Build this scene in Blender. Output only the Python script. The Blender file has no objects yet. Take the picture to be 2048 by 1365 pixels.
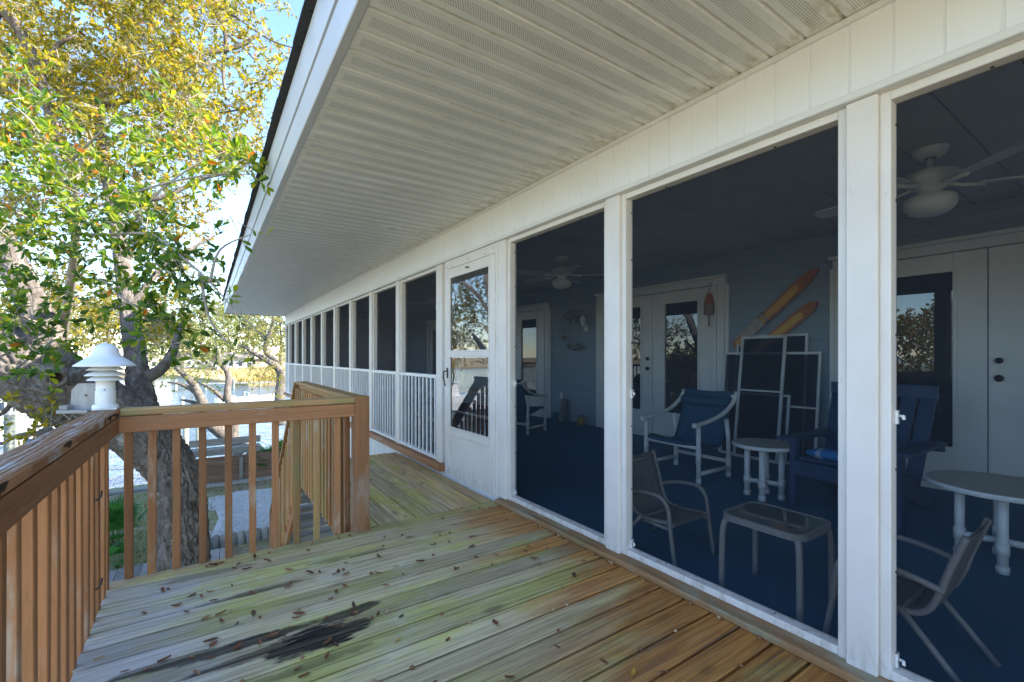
import bpy, math, random
import numpy as np
from mathutils import Vector, Matrix, noise as mnoise
from math import sin, cos, pi, radians, sqrt, tan

# ------------------------------------------------------------------ camera, sky, sun, exposure
scn = bpy.context.scene
YAW = radians(34.01); FPX = 906.5; HY = 713.3; EYE = 1.22
cam_d = bpy.data.cameras.new('camera'); cam = bpy.data.objects.new('camera', cam_d)
scn.collection.objects.link(cam); scn.camera = cam
cam.location = (0, 0, EYE); cam.rotation_euler = (pi/2, 0, -YAW)
cam_d.sensor_width = 36; cam_d.lens = 36*FPX/2048; cam_d.shift_y = (HY-682.5)/2048
cam_d.clip_start = 0.02; cam_d.clip_end = 3000
SUN_EL = radians(37); SUN_AZ = radians(125)          # azimuth clockwise from +Y
world = bpy.data.worlds.new('World'); scn.world = world; world.use_nodes = True
wn = world.node_tree; bg = wn.nodes['Background']
sky = wn.nodes.new('ShaderNodeTexSky'); sky.sky_type = 'NISHITA'; sky.sun_disc = False
sky.sun_elevation = SUN_EL; sky.sun_rotation = SUN_AZ; sky.air_density = 1.0; sky.dust_density = 0.05; sky.ozone_density = 3.5
wn.links.new(sky.outputs[0], bg.inputs[0]); bg.inputs[1].default_value = 0.15
sun_d = bpy.data.lights.new('sun', 'SUN'); sun_d.energy = 4.2; sun_d.angle = radians(0.53); sun_d.color = (1, .93, .82)
sun = bpy.data.objects.new('sun', sun_d); scn.collection.objects.link(sun)
sdir = Vector((sin(SUN_AZ)*cos(SUN_EL), cos(SUN_AZ)*cos(SUN_EL), sin(SUN_EL)))
sun.rotation_euler = sdir.to_track_quat('Z', 'Y').to_euler(); sun.location = (6, -6, 9)
vs = scn.view_settings; vs.view_transform = 'Standard'; vs.look = 'None'; vs.gamma = 1; vs.use_curve_mapping = False
vs.exposure = 2.12
scn.cycles.max_bounces = 8; scn.cycles.diffuse_bounces = 4; scn.cycles.glossy_bounces = 4; scn.cycles.transparent_max_bounces = 10

# ------------------------------------------------------------------ helpers
COL = scn.collection
rnd = random.Random(7); nrs = np.random.RandomState(11)
S_, C_ = sin(YAW), cos(YAW)
def at(px, py, d):                      # a pixel of the photograph and a depth in metres -> a point
    u = (px-1024)/FPX
    return Vector((d*(S_+u*C_), d*(C_-u*S_), EYE+d*(HY-py)/FPX))
def wloc(o):
    p = Vector((0, 0, 0))
    while o is not None: p = p+o.location; o = o.parent
    return p
def tag(o, label, cat, group=None):
    o['label'] = label; o['category'] = cat
    if group: o['group'] = group
    return o
def thing(name, label, cat, loc=(0, 0, 0), rz=0, group=None):
    o = bpy.data.objects.new(name, None); COL.objects.link(o); o.empty_display_size = .1
    o.location = loc; o.rotation_euler = (0, 0, rz)
    return tag(o, label, cat, group)
def link(name, me, parent=None, m=None):
    o = bpy.data.objects.new(name, me); COL.objects.link(o)
    if parent is not None: o.parent = parent
    return o
def dup(o, parent=None):
    c = o.copy(); COL.objects.link(c)
    if parent is not None: c.parent = parent
    for ch in list(o.children): dup(ch, c)
    return c
class MB:
    def __init__(s): s.v = []; s.f = []; s.sm = []
    def add(s, vs, fs, smooth=False):
        n = len(s.v); s.v += [tuple(p) for p in vs]; s.f += [tuple(i+n for i in f) for f in fs]; s.sm += [smooth]*len(fs); return s
    def box(s, x0, x1, y0, y1, z0, z1):
        return s.add([(x0,y0,z0),(x1,y0,z0),(x1,y1,z0),(x0,y1,z0),(x0,y0,z1),(x1,y0,z1),(x1,y1,z1),(x0,y1,z1)],
            [(0,3,2,1),(4,5,6,7),(0,1,5,4),(1,2,6,5),(2,3,7,6),(3,0,4,7)])
    def cbox(s, x0, x1, y0, y1, z0, z1, c=.003, ax=None):      # box with chamfered long edges
        d = [x1-x0, y1-y0, z1-z0]; a = d.index(max(d)) if ax is None else ax
        lo = [x0, y0, z0]; hi = [x1, y1, z1]; b, e = [(1,2),(2,0),(0,1)][a]
        prof = [(lo[b]+c,lo[e]),(hi[b]-c,lo[e]),(hi[b],lo[e]+c),(hi[b],hi[e]-c),(hi[b]-c,hi[e]),(lo[b]+c,hi[e]),(lo[b],hi[e]-c),(lo[b],lo[e]+c)]
        vs = []
        for t in (lo[a], hi[a]):
            for p, q in prof:
                w = [0, 0, 0]; w[a] = t; w[b] = p; w[e] = q; vs.append(w)
        fs = [(i, (i+1) % 8, 8+(i+1) % 8, 8+i) for i in range(8)]+[tuple(range(7, -1, -1)), tuple(range(8, 16))]
        return s.add(vs, fs)
    def beam(s, p, q, w, h, up=(0, 0, 1)):                     # rectangular bar from p to q
        p = Vector(p); q = Vector(q); d = (q-p).normalized(); up = Vector(up)
        sx = d.cross(up).normalized(); uz = sx.cross(d).normalized()
        vs = [a+sx*(i*w/2)+uz*(j*h/2) for a in (p, q) for i, j in ((-1,-1),(1,-1),(1,1),(-1,1))]
        return s.add(vs, [(0,1,2,3),(7,6,5,4),(0,4,5,1),(1,5,6,2),(2,6,7,3),(3,7,4,0)])
    def tube(s, pts, r, n=8, caps=True, smooth=True):
        pts = [Vector(p) for p in pts]; k = len(pts); rr = r if isinstance(r, (list, tuple)) else [r]*k
        vs = []; ref = None
        for i, p in enumerate(pts):
            d = (pts[min(i+1, k-1)]-pts[max(i-1, 0)])
            d = d.normalized() if d.length > 1e-9 else Vector((0, 0, 1))
            if ref is None: ref = Vector((0, 0, 1)) if abs(d.z) < .9 else Vector((1, 0, 0))
            a = d.cross(ref).normalized(); b = d.cross(a).normalized(); ref = -b if False else ref
            ref = a.cross(d).normalized()
            for j in range(n):
                t = 2*pi*j/n; vs.append(p+(a*cos(t)+b*sin(t))*rr[i])
        fs = [(i*n+j, i*n+(j+1) % n, (i+1)*n+(j+1) % n, (i+1)*n+j) for i in range(k-1) for j in range(n)]
        s.add(vs, fs, smooth)
        if caps:
            m = len(s.v)-k*n; s.f += [tuple(m+j for j in range(n-1, -1, -1)), tuple(m+(k-1)*n+j for j in range(n))]; s.sm += [False, False]
        return s
    def lathe(s, prof, n=24, o=(0, 0, 0), smooth=True):
        vs = [(o[0]+r*cos(2*pi*j/n), o[1]+r*sin(2*pi*j/n), o[2]+z) for r, z in prof for j in range(n)]
        fs = [(i*n+j, i*n+(j+1) % n, (i+1)*n+(j+1) % n, (i+1)*n+j) for i in range(len(prof)-1) for j in range(n)]
        return s.add(vs, fs, smooth)
    def prism(s, poly, a, t0, t1):                             # 2-d outline pushed along axis a
        b, e = [(1,2),(2,0),(0,1)][a]; n = len(poly); vs = []
        for t in (t0, t1):
            for p, q in poly:
                w = [0, 0, 0]; w[a] = t; w[b] = p; w[e] = q; vs.append(w)
        return s.add(vs, [(i, (i+1) % n, n+(i+1) % n, n+i) for i in range(n)]+[tuple(range(n-1, -1, -1)), tuple(range(n, 2*n))])
    def mesh(s, name, m, off=(0, 0, 0)):
        me = bpy.data.meshes.new(name)
        me.from_pydata([(x-off[0], y-off[1], z-off[2]) for x, y, z in s.v], [], s.f)
        me.polygons.foreach_set('use_smooth', s.sm); me.materials.append(m); me.update(); return me
    def build(s, name, m, parent=None, local=False):
        off = (0, 0, 0) if (local or parent is None) else wloc(parent)
        return link(name, s.mesh(name, m, off), parent)
def grid_mesh(name, X, Y, Z, m, smooth=True):
    h, w = X.shape; v = np.stack([X, Y, Z], -1).reshape(-1, 3)
    idx = np.arange(h*w).reshape(h, w)
    q = np.stack([idx[:-1, :-1], idx[:-1, 1:], idx[1:, 1:], idx[1:, :-1]], -1).reshape(-1, 4)
    return np_mesh(name, v, q, m, smooth)
def np_mesh(name, v, q, m, smooth=False, col=None):
    me = bpy.data.meshes.new(name); n = len(q); k = q.shape[1]
    me.vertices.add(len(v)); me.vertices.foreach_set('co', np.asarray(v, np.float32).ravel())
    me.loops.add(n*k); me.loops.foreach_set('vertex_index', q.astype(np.int32).ravel())
    me.polygons.add(n); me.polygons.foreach_set('loop_start', np.arange(0, n*k, k, dtype=np.int32))
    me.polygons.foreach_set('use_smooth', np.full(n, smooth))
    if col is not None:
        at_ = me.color_attributes.new('tint', 'FLOAT_COLOR', 'POINT'); at_.data.foreach_set('color', np.asarray(col, np.float32).ravel())
    me.materials.append(m); me.update(calc_edges=True); me.validate(); return me

# ------------------------------------------------------------------ materials
class NT:
    def __init__(s, name):
        s.m = bpy.data.materials.new(name); s.m.use_nodes = True; s.t = s.m.node_tree; s.b = s.t.nodes['Principled BSDF']; s.out = s.t.nodes['Material Output']
    def n(s, typ, **kw):
        nd = s.t.nodes.new('ShaderNode'+typ)
        for k, v in kw.items(): setattr(nd, k, v)
        return nd
    def l(s, a, b): s.t.links.new(a, b)
    def put(s, sock, v):
        if v is None: return
        if hasattr(v, 'is_output'): s.l(v, sock)
        else: sock.default_value = v
    def math(s, op, a, b=None, c=None, clamp=False):
        nd = s.n('Math', operation=op, use_clamp=clamp); s.put(nd.inputs[0], a); s.put(nd.inputs[1], b); s.put(nd.inputs[2], c); return nd.outputs[0]
    def vm(s, op, a, b=None):
        nd = s.n('VectorMath', operation=op); s.put(nd.inputs[0], a); s.put(nd.inputs[1], b); return nd.outputs[0]
    def noise(s, vec, scale=5, detail=4, rough=.55, dist=0):
        nd = s.n('TexNoise'); s.put(nd.inputs['Vector'], vec); nd.inputs['Scale'].default_value = scale; nd.inputs['Detail'].default_value = detail
        nd.inputs['Roughness'].default_value = rough; nd.inputs['Distortion'].default_value = dist; return nd.outputs['Fac']
    def vor(s, vec, scale=5, feat='F1'):
        nd = s.n('TexVoronoi', feature=feat); s.put(nd.inputs['Vector'], vec); nd.inputs['Scale'].default_value = scale; return nd.outputs['Distance']
    def mix(s, f, a, b, mode='MIX'):
        nd = s.n('Mix', data_type='RGBA', blend_type=mode); s.put(nd.inputs[0], f); s.put(nd.inputs[6], c4(a)); s.put(nd.inputs[7], c4(b)); return nd.outputs[2]
    def ramp(s, f, lo, hi):
        nd = s.n('MapRange'); nd.interpolation_type = 'SMOOTHSTEP'; s.put(nd.inputs[0], f); nd.inputs[1].default_value = lo; nd.inputs[2].default_value = hi; return nd.outputs[0]
    def coord(s, kind='Object', rand=True, scale=None):
        v = s.n('TexCoord').outputs[kind]
        if scale: v = s.vm('MULTIPLY', v, scale)
        if rand:
            r = s.n('ObjectInfo').outputs['Random']; cb = s.n('CombineXYZ')
            s.l(s.math('MULTIPLY', r, 31.7), cb.inputs[0]); s.l(s.math('MULTIPLY', r, 57.1), cb.inputs[1]); s.l(s.math('MULTIPLY', r, 83.3), cb.inputs[2])
            v = s.vm('ADD', v, cb.outputs[0])
        return v
    def world(s): return s.n('NewGeometry').outputs['Position']
    def sep(s, v): nd = s.n('SeparateXYZ'); s.l(v, nd.inputs[0]); return nd.outputs
    def rnd(s): return s.n('ObjectInfo').outputs['Random']
    def fin(s, color=None, rough=None, bump=None, bstr=.3, bdist=.01, metal=None, spec=None):
        s.put(s.b.inputs['Base Color'], c4(color) if color is not None else None); s.put(s.b.inputs['Roughness'], rough); s.put(s.b.inputs['Metallic'], metal)
        if spec is not None: s.b.inputs['Specular IOR Level'].default_value = spec
        if bump is not None:
            bp = s.n('Bump'); bp.inputs['Strength'].default_value = bstr; bp.inputs['Distance'].default_value = bdist
            s.l(bump, bp.inputs['Height']); s.l(bp.outputs[0], s.b.inputs['Normal'])
        return s.m
def c4(c):
    if isinstance(c, tuple) and len(c) == 3: return (c[0], c[1], c[2], 1)
    return c
def plain(name, c1, c2=None, scale=6, rough=.5, bump=0, bscale=40, metal=0, spec=.5, stretch=None, rv=.12, detail=5):
    t = NT(name); v = t.coord('Object', True, stretch); c2 = c2 or tuple(x*.82 for x in c1)
    f = t.ramp(t.noise(v, scale, detail), .32, .68); col = t.mix(f, c1, c2)
    k = t.math('MULTIPLY_ADD', t.rnd(), rv, 1-rv/2); cb = t.n('CombineXYZ')
    for i in range(3): t.l(k, cb.inputs[i])
    col = t.mix(1.0, col, cb.outputs[0], 'MULTIPLY')
    r2 = t.math('MULTIPLY_ADD', t.noise(v, scale*2.3, 3), .25, rough-.12)
    return t.fin(col, r2, t.noise(v, bscale, 3) if bump else None, bump, .004, metal, spec)

def trim_mat(name, a, b):
    t = NT(name); v = t.coord('Object', True); p = t.world()
    col = t.mix(t.ramp(t.noise(v, 4, 5), .35, .7), a, b)
    sp = t.math('MULTIPLY', t.ramp(t.noise(t.vm('MULTIPLY', p, (40, 40, 12)), 1, 5, .7), .60, .74), .35); col = t.mix(sp, col, (.42, .38, .32))
    x, y, z = t.sep(p); gr = t.math('MULTIPLY', t.ramp(z, .22, .03), t.ramp(t.noise(t.vm('MULTIPLY', p, (25, 25, 8)), 1, 5, .7), .45, .68)); col = t.mix(t.math('MULTIPLY', gr, .55), col, (.36, .30, .22))
    return t.fin(col, t.math('MULTIPLY_ADD', t.noise(v, 9, 4), .3, .32), t.noise(v, 35, 3), .06, .004)
def wood_mat(name, light, dark, along, weather=None, wl=(.45, .7), rough=.6, green=None, gl=(.5, .75), bump=.35, grain=26):
    """stained timber; grain runs along the given axis; weather / green are stain colours in blotches"""
    t = NT(name); st = [grain]*3; st[along] = grain*.045
    v = t.coord('Object', True); gv = t.vm('MULTIPLY', v, tuple(st))
    g = t.noise(gv, 1.0, 6, .62, 1.2); fine = t.noise(t.vm('MULTIPLY', v, tuple(x*5 for x in st)), 1.0, 3, .6)
    col = t.mix(t.ramp(g, .3, .72), light, dark)
    col = t.mix(t.math('MULTIPLY', t.ramp(fine, .5, .8), .35), col, tuple(x*.55 for x in dark))
    bl = list([2.2]*3); bl[along] = .9
    if weather: col = t.mix(t.math('MULTIPLY', t.ramp(t.noise(t.vm('MULTIPLY', v, tuple(bl)), 2.2, 6, .65), wl[0], wl[1]), t.ramp(g, .25, .6)), col, weather)
    if green: col = t.mix(t.math('MULTIPLY', t.ramp(t.noise(t.vm('ADD', v, (13, 5, 9)), 2.6, 6, .6), gl[0], gl[1]), .8), col, green)
    k = t.math('MULTIPLY_ADD', t.rnd(), .5, .72); cb = t.n('CombineXYZ')
    for i in range(3): t.l(k, cb.inputs[i])
    col = t.mix(1.0, col, cb.outputs[0], 'MULTIPLY')
    h = t.math('ADD', g, t.math('MULTIPLY', fine, .35))
    return t.fin(col, t.math('MULTIPLY_ADD', g, .25, rough-.12), h, bump, .003, spec=.35)
# painted / vinyl whites
M_white = plain('white_vinyl', (.76, .76, .76), (.71, .71, .71), 3, .38, rv=.04)
M_grille = plain('white_rail_paint', (.78, .79, .80), (.70, .71, .73), 4, .4, rv=.06)
M_inwhite = plain('white_door_paint', (.74, .75, .75), (.68, .69, .70), 3, .4, rv=.05)
M_pvc = plain('white_pvc_pipe', (.80, .80, .79), (.70, .69, .67), 5, .35, rv=.05)
M_fascia = plain('white_fascia_metal', (.58, .58, .58), (.54, .54, .55), 2, .35, rv=.03)
M_fan = plain('white_fan_enamel', (.72, .73, .72), None, 4, .35, rv=.04)
M_black = plain('black_iron', (.02, .02, .02), (.035, .033, .03), 9, .45)
M_screw = plain('rusty_screw_head', (.05, .035, .028), (.10, .05, .03), 30, .5)
M_bronze = plain('dark_bronze_knob', (.035, .030, .028), None, 8, .3, metal=.8)
M_shingle = plain('dark_asphalt_shingle', (.045, .045, .048), (.03, .03, .033), 30, .9, .4, 90)
M_taupe = plain('taupe_powder_coat', (.27, .245, .23), (.23, .21, .20), 12, .45, .1, 160)
M_taupesling = plain('taupe_sling_fabric', (.16, .15, .145), (.12, .115, .11), 60, .85, .3, 400)
M_navysling = plain('navy_sling_fabric', (.014, .085, .165), (.011, .065, .13), 40, .85, .3, 300)
M_bluewood = plain('navy_painted_wood', (.014, .045, .12), (.011, .034, .09), 7, .5, .15, 60)
M_tabletop = plain('pale_speckled_tabletop', (.55, .53, .46), (.47, .45, .39), 30, .5)
M_bluepot = plain('turquoise_plastic', (.03, .33, .50), None, 5, .4)
M_yellowpot = plain('yellow_glazed_pot', (.60, .40, .05), (.5, .3, .04), 7, .4)
M_buoyo = plain('faded_orange_paint', (.52, .16, .06), (.42, .12, .05), 10, .65, .2)
M_buoyb = plain('weathered_brown_foam', (.24, .15, .11), (.30, .20, .15), 14, .8, .3)
M_skired = plain('varnished_red_brown_ski', (.42, .15, .05), (.34, .11, .035), 8, .3)
M_skiyel = plain('varnished_yellow_ski_panel', (.72, .42, .07), (.60, .33, .05), 8, .3)
M_rubber = plain('grey_rubber_binding', (.42, .38, .34), (.30, .27, .24), 15, .7)
M_shell = plain('grey_brown_shells', (.30, .28, .24), (.16, .15, .13), 30, .6, .3)
M_concrete = plain('pale_concrete', (.50, .49, .46), (.40, .39, .37), 5, .85, .3, 50)
M_hull = plain('white_gelcoat', (.82, .83, .84), (.78, .79, .80), 2, .25)
M_hullblue = plain('navy_hull_stripe', (.02, .04, .12), None, 3, .3)
M_boatglass = plain('tinted_boat_glass', (.03, .05, .07), None, 3, .1)
M_pile = wood_mat('grey_green_piling', (.36, .37, .30), (.24, .25, .20), 2, (.15, .13, .10), (.5, .75))
M_trim = trim_mat('white_trim_paint', (.75, .705, .67), (.70, .655, .62))
# railing wood: red-brown stain, mossy in places
M_rail = [wood_mat('red_brown_deck_stain_%s' % 'xyz'[a], (.44, .195, .080), (.30, .13, .055), a, (.48, .40, .31), (.53, .72), .6, (.27, .22, .07), (.60, .80)) for a in range(3)]
M_railmoss = [wood_mat('mossy_brown_deck_stain_%s' % 'xyz'[a], (.46, .25, .095), (.32, .18, .07), a, (.46, .40, .30), (.52, .72), .62, (.26, .22, .085), (.50, .70)) for a in range(3)]
M_brownwood = wood_mat('dull_brown_planks', (.24, .15, .10), (.17, .10, .07), 0, (.27, .22, .18), (.5, .7), .8)
M_sill = wood_mat('worn_brown_sill_timber', (.40, .22, .10), (.27, .14, .06), 1, (.36, .34, .24), (.45, .62), .6, (.24, .21, .10), (.55, .75))
M_greywood = [wood_mat('weathered_grey_timber_%s' % 'xyz'[a], (.31, .30, .28), (.21, .20, .18), a, (.38, .37, .35), (.5, .7), .8) for a in range(3)]
def cap_mat():
    t = NT('peeling_rail_cap_stain'); v = t.coord('Object', True)
    w = t.n('TexWave', wave_type='BANDS', bands_direction='X'); w.inputs['Scale'].default_value = 14; w.inputs['Distortion'].default_value = 9; w.inputs['Detail'].default_value = 4
    w.inputs['Detail Scale'].default_value = .9; t.l(t.vm('MULTIPLY', v, (1, .16, .3)), w.inputs['Vector']); g = w.outputs['Fac']
    bl = t.ramp(t.noise(t.vm('MULTIPLY', v, (16, 1.8, 3)), 1.5, 6, .65), .48, .66)
    col = t.mix(t.ramp(g, .2, .8), (.42, .22, .115), (.31, .155, .08))
    col = t.mix(t.math('MULTIPLY', bl, t.ramp(g, .15, .5)), col, (.52, .49, .46))
    col = t.mix(t.ramp(g, .08, .01), col, (.05, .032, .022))
    return t.fin(col, t.math('MULTIPLY_ADD', g, .1, .8), g, .6, .004, spec=.12)
M_cap = cap_mat()
def deck_mat(axis, name):
    t = NT(name); v = t.coord('Object', True); p = t.world(); x, y, z = t.sep(p)
    st = [26.]*3; st[axis] = 1.0
    g = t.noise(t.vm('MULTIPLY', v, tuple(st)), 1, 6, .65, 1.5)
    st2 = [90.]*3; st2[axis] = 2.5; fine = t.noise(t.vm('MULTIPLY', v, tuple(st2)), 1, 3, .6)
    bst = [3.]*3; bst[axis] = .9
    b1 = t.noise(t.vm('MULTIPLY', p, tuple(bst)), 1.0, 5, .6); b2 = t.noise(t.vm('ADD', t.vm('MULTIPLY', p, tuple(bst)), (31, 7, 3)), 1.3, 5, .6)
    wob = t.math('MULTIPLY_ADD', b1, .5, -.25)
    xs = t.math('ADD', x, wob)
    base = t.mix(t.ramp(g, .33, .67), (.73, .60, .37), (.50, .39, .22))                # worn pressure-treated pine
    algae = t.mix(t.ramp(g, .33, .67), (.65, .60, .19), (.46, .43, .12))
    col = t.mix(t.math('MULTIPLY', t.ramp(b2, .44, .62), .85), base, algae)
    col = t.mix(t.math('MULTIPLY', t.ramp(t.noise(t.vm('ADD', p, (3, 9, 1)), 3.5, 5, .6), .55, .72), .55), col, (.72, .66, .50))
    grey = t.mix(t.ramp(g, .33, .67), (.66, .61, .55), (.46, .42, .375))                     # bleached area on the rail side
    gm = t.math('MULTIPLY', t.ramp(xs, .22, -.18), t.ramp(b2, .70, .40)) if axis == 0 else 0.0
    if axis == 0: col = t.mix(gm, col, grey)
    # remains of the orange-brown stain: along the wall, along the railing edge
    st_c = t.mix(t.ramp(g, .34, .66), (.62, .28, .075), (.34, .125, .033))
    em = t.ramp(t.math('ADD', t.math('ADD', x, t.math('MULTIPLY_ADD', t.rnd(), .5, -.25)), t.math('MULTIPLY', wob, 2.2)), 1.38, 1.92)
    col = t.mix(t.math('MULTIPLY', em, .9 if axis == 0 else .45), col, st_c)
    if axis == 0:
        near = t.ramp(t.math('MULTIPLY_ADD', y, -1, t.math('MULTIPLY_ADD', x, .7, 1.0)), 0.0, .8)
        col = t.mix(t.math('MULTIPLY', t.math('MULTIPLY', near, t.ramp(b1, .36, .56)), .9), col, st_c)
        em2 = t.math('MULTIPLY', t.ramp(t.math('ADD', y, t.math('MULTIPLY', wob, .1)), 3.10, 3.17), t.ramp(b2, .72, .42))
        col = t.mix(em2, col, t.mix(t.ramp(xs, .0, .5), (.42, .24, .11), (.36, .32, .13)))
        # black mildew patches with a shape of their own
        bn = t.noise(t.vm('MULTIPLY', p, (7, 17, 1)), 1.0, 6, .62)
        def blot(cx, cy, rx, ry, ang=0.0, s=.9):
            dx = t.math('SUBTRACT', x, cx); dy = t.math('SUBTRACT', y, cy); ca, sa = cos(ang), sin(ang)
            u = t.math('ADD', t.math('MULTIPLY', dx, ca/rx), t.math('MULTIPLY', dy, sa/rx)); w = t.math('ADD', t.math('MULTIPLY', dx, -sa/ry), t.math('MULTIPLY', dy, ca/ry))
            r = t.math('ADD', t.math('MULTIPLY', u, u), t.math('MULTIPLY', w, w))
            r = t.math('ADD', r, t.math('MULTIPLY_ADD', g, 1.8, -.9)); r = t.math('ADD', r, t.math('MULTIPLY_ADD', bn, 3.6, -1.8))
            return t.math('MULTIPLY', t.ramp(r, 1.5, .8), s)
        m = None
        for a in ((.42,2.10,.20,.085,0,1.0),(.12,2.235,.30,.035,0,.85),(-.12,2.26,.18,.025,0,.7),(.57,2.23,.13,.035,.1,.85),(.22,2.695,.22,.022,0,.62),(.0,3.06,.22,.03,0,.5),
                  (.28,2.12,.3,.03,0,.7),(.85,2.84,.12,.02,0,.5),(.62,2.86,.12,.02,0,.45),(.35,1.93,.22,.025,0,.5)):
            b = blot(*a); m = b if m is None else t.math('MAXIMUM', m, b)
        m = t.math('MULTIPLY', m, t.math('MULTIPLY_ADD', t.ramp(fine, .66, .46), .2, .8))
        col = t.mix(m, col, (.014, .014, .015))
    # knots
    vo = t.n('TexVoronoi'); kst = [5.]*3; kst[axis] = 2.0; t.l(t.vm('MULTIPLY', v, tuple(kst)), vo.inputs['Vector']); vo.inputs['Scale'].default_value = 1
    kn = t.ramp(vo.outputs['Distance'], .17, .05); col = t.mix(t.math('MULTIPLY', kn, .55), col, (.10, .065, .035))
    col = t.mix(t.math('MULTIPLY', t.ramp(fine, .52, .68), .6), col, (.19, .16, .11))
    k = t.math('MULTIPLY_ADD', t.rnd(), .42, .76); cb = t.n('CombineXYZ')
    for i in range(3): t.l(k, cb.inputs[i])
    col = t.mix(1.0, col, cb.outputs[0], 'MULTIPLY')
    h = t.math('ADD', g, t.math('MULTIPLY', fine, .5))
    return t.fin(col, t.math('MULTIPLY_ADD', b2, .35, .45), h, .75, .004, spec=.22)
M_deckx = deck_mat(0, 'algae_stained_deck_pine'); M_decky = deck_mat(1, 'algae_stained_landing_pine')
def soffit_mat():
    t = NT('perforated_vinyl_soffit'); p = t.world(); x, y, z = t.sep(p)
    o = t.sep(t.n('TexCoord').outputs['Object'])
    band = t.math('MULTIPLY', t.math('GREATER_THAN', o[1], .042), t.math('LESS_THAN', o[1], .100))
    band = t.math('MULTIPLY', band, t.math('MULTIPLY', t.math('GREATER_THAN', o[0], .03), t.math('LESS_THAN', o[0], 1.515)))
    u = t.math('DIVIDE', o[1], .0083); row = t.math('FLOOR', u); w = t.math('DIVIDE', o[0], .0105)
    w = t.math('ADD', w, t.math('MULTIPLY', row, .5))
    du = t.math('MULTIPLY', t.math('SUBTRACT', t.math('FRACT', u), .5), .8); dw = t.math('SUBTRACT', t.math('FRACT', w), .5)
    r = t.math('SQRT', t.math('ADD', t.math('MULTIPLY', du, du), t.math('MULTIPLY', dw, dw)))
    hole = t.math('MULTIPLY', t.math('LESS_THAN', r, .21), band)
    n1 = t.noise(p, 3.5, 5, .6)
    col = t.mix(t.ramp(n1, .35, .7), (.84, .83, .79), (.79, .78, .73))
    dirt = t.math('MULTIPLY', t.ramp(o[0], 1.20, 1.55), t.ramp(t.noise(t.vm('MULTIPLY', p, (6, 14, 6)), 1.2, 4, .7), .45, .7))
    col = t.mix(t.math('MULTIPLY', dirt, .7), col, (.40, .33, .18))
    seam = t.math('MULTIPLY', t.ramp(t.math('ABSOLUTE', t.math('SUBTRACT', o[1], .004)), .012, .0), t.ramp(t.noise(p, 5, 4), .42, .7))
    col = t.mix(t.math('MULTIPLY', seam, .5), col, (.30, .26, .17))
    col = t.mix(hole, col, (.07, .065, .05))
    return t.fin(col, .45, t.math('MULTIPLY', hole, -1.0), .5, .002)
M_soffit = soffit_mat()
def frieze_mat():
    t = NT('white_vinyl_frieze_board'); p = t.world(); o = t.sep(t.n('TexCoord').outputs['Object'])
    col = t.mix(t.ramp(t.noise(p, 3, 4), .35, .7), (.83, .84, .87), (.80, .81, .84))
    d = t.math('MULTIPLY', t.ramp(o[2], .22, .31), t.ramp(t.noise(t.vm('MULTIPLY', p, (9, 22, 5)), 1, 4, .7), .52, .75))
    col = t.mix(t.math('MULTIPLY', d, .35), col, (.5, .44, .33))
    return t.fin(col, .4)
M_frieze = frieze_mat()
def screen_mat(name, op, tint, dcol):
    t = NT(name); tr = t.n('BsdfTransparent'); tr.inputs[0].default_value = c4(tint); df = t.n('BsdfDiffuse'); df.inputs[0].default_value = c4(dcol)
    f = t.math('MULTIPLY_ADD', t.noise(t.coord('Object', True), 3, 4), .10, op-.05)
    mx = t.n('MixShader'); t.l(f, mx.inputs[0]); t.l(tr.outputs[0], mx.inputs[1]); t.l(df.outputs[0], mx.inputs[2]); t.l(mx.outputs[0], t.out.inputs[0]); return t.m
M_screen = screen_mat('charcoal_insect_screen', .35, (.93, .97, 1.0), (.026, .032, .042))
M_screen2 = screen_mat('charcoal_insect_screen_old', .55, (.95, .97, 1.0), (.040, .041, .046))
def glass_mat(name, ior, tint, dark=None):
    t = NT(name); gl = t.n('BsdfGlossy'); gl.inputs['Roughness'].default_value = .0; gl.inputs[0].default_value = (1, 1, 1, 1)
    fr = t.n('Fresnel'); fr.inputs[0].default_value = ior
    bp = t.n('Bump'); bp.inputs['Strength'].default_value = .02; bp.inputs['Distance'].default_value = .02; t.l(t.noise(t.coord('Object', True), 2.2, 2), bp.inputs['Height']); t.l(bp.outputs[0], gl.inputs['Normal'])
    if dark: under = t.n('BsdfDiffuse'); under.inputs[0].default_value = c4(dark)
    else: under = t.n('BsdfTransparent'); under.inputs[0].default_value = c4(tint)
    mx = t.n('MixShader'); t.l(fr.outputs[0], mx.inputs[0]); t.l(under.outputs[0], mx.inputs[1]); t.l(gl.outputs[0], mx.inputs[2]); t.l(mx.outputs[0], t.out.inputs[0]); return t.m
M_glass = glass_mat('storm_door_glass', 1.75, (.86, .88, .88)); M_roomglass = glass_mat('french_door_glass', 2.0, None, (.018, .020, .024))
M_tglass = glass_mat('frosted_table_glass', 1.6, None, (.10, .115, .11))
def siding_mat():
    t = NT('slate_blue_lap_siding'); v = t.coord('Object', True)
    col = t.mix(t.ramp(t.noise(t.vm('MULTIPLY', v, (3, 1, 9)), 2, 5), .35, .7), (.27, .34, .41), (.23, .30, .37))
    return t.fin(col, .6, t.noise(t.vm('MULTIPLY', v, (30, 3, 60)), 1, 3), .2, .003)
M_siding = siding_mat()
def carpet_mat():
    t = NT('navy_outdoor_carpet'); v = t.world()
    f = t.ramp(t.noise(v, 260, 2), .3, .7); col = t.mix(f, (.016, .085, .17), (.026, .12, .22))
    col = t.mix(t.math('MULTIPLY', t.ramp(t.noise(v, 1.6, 6, .65), .45, .7), .55), col, (.05, .10, .15)); col = t.mix(t.ramp(t.noise(v, 55, 2, .5), .76, .80), col, (.30, .28, .24))
    return t.fin(col, .95, t.noise(v, 300, 2), .6, .004)
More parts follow.
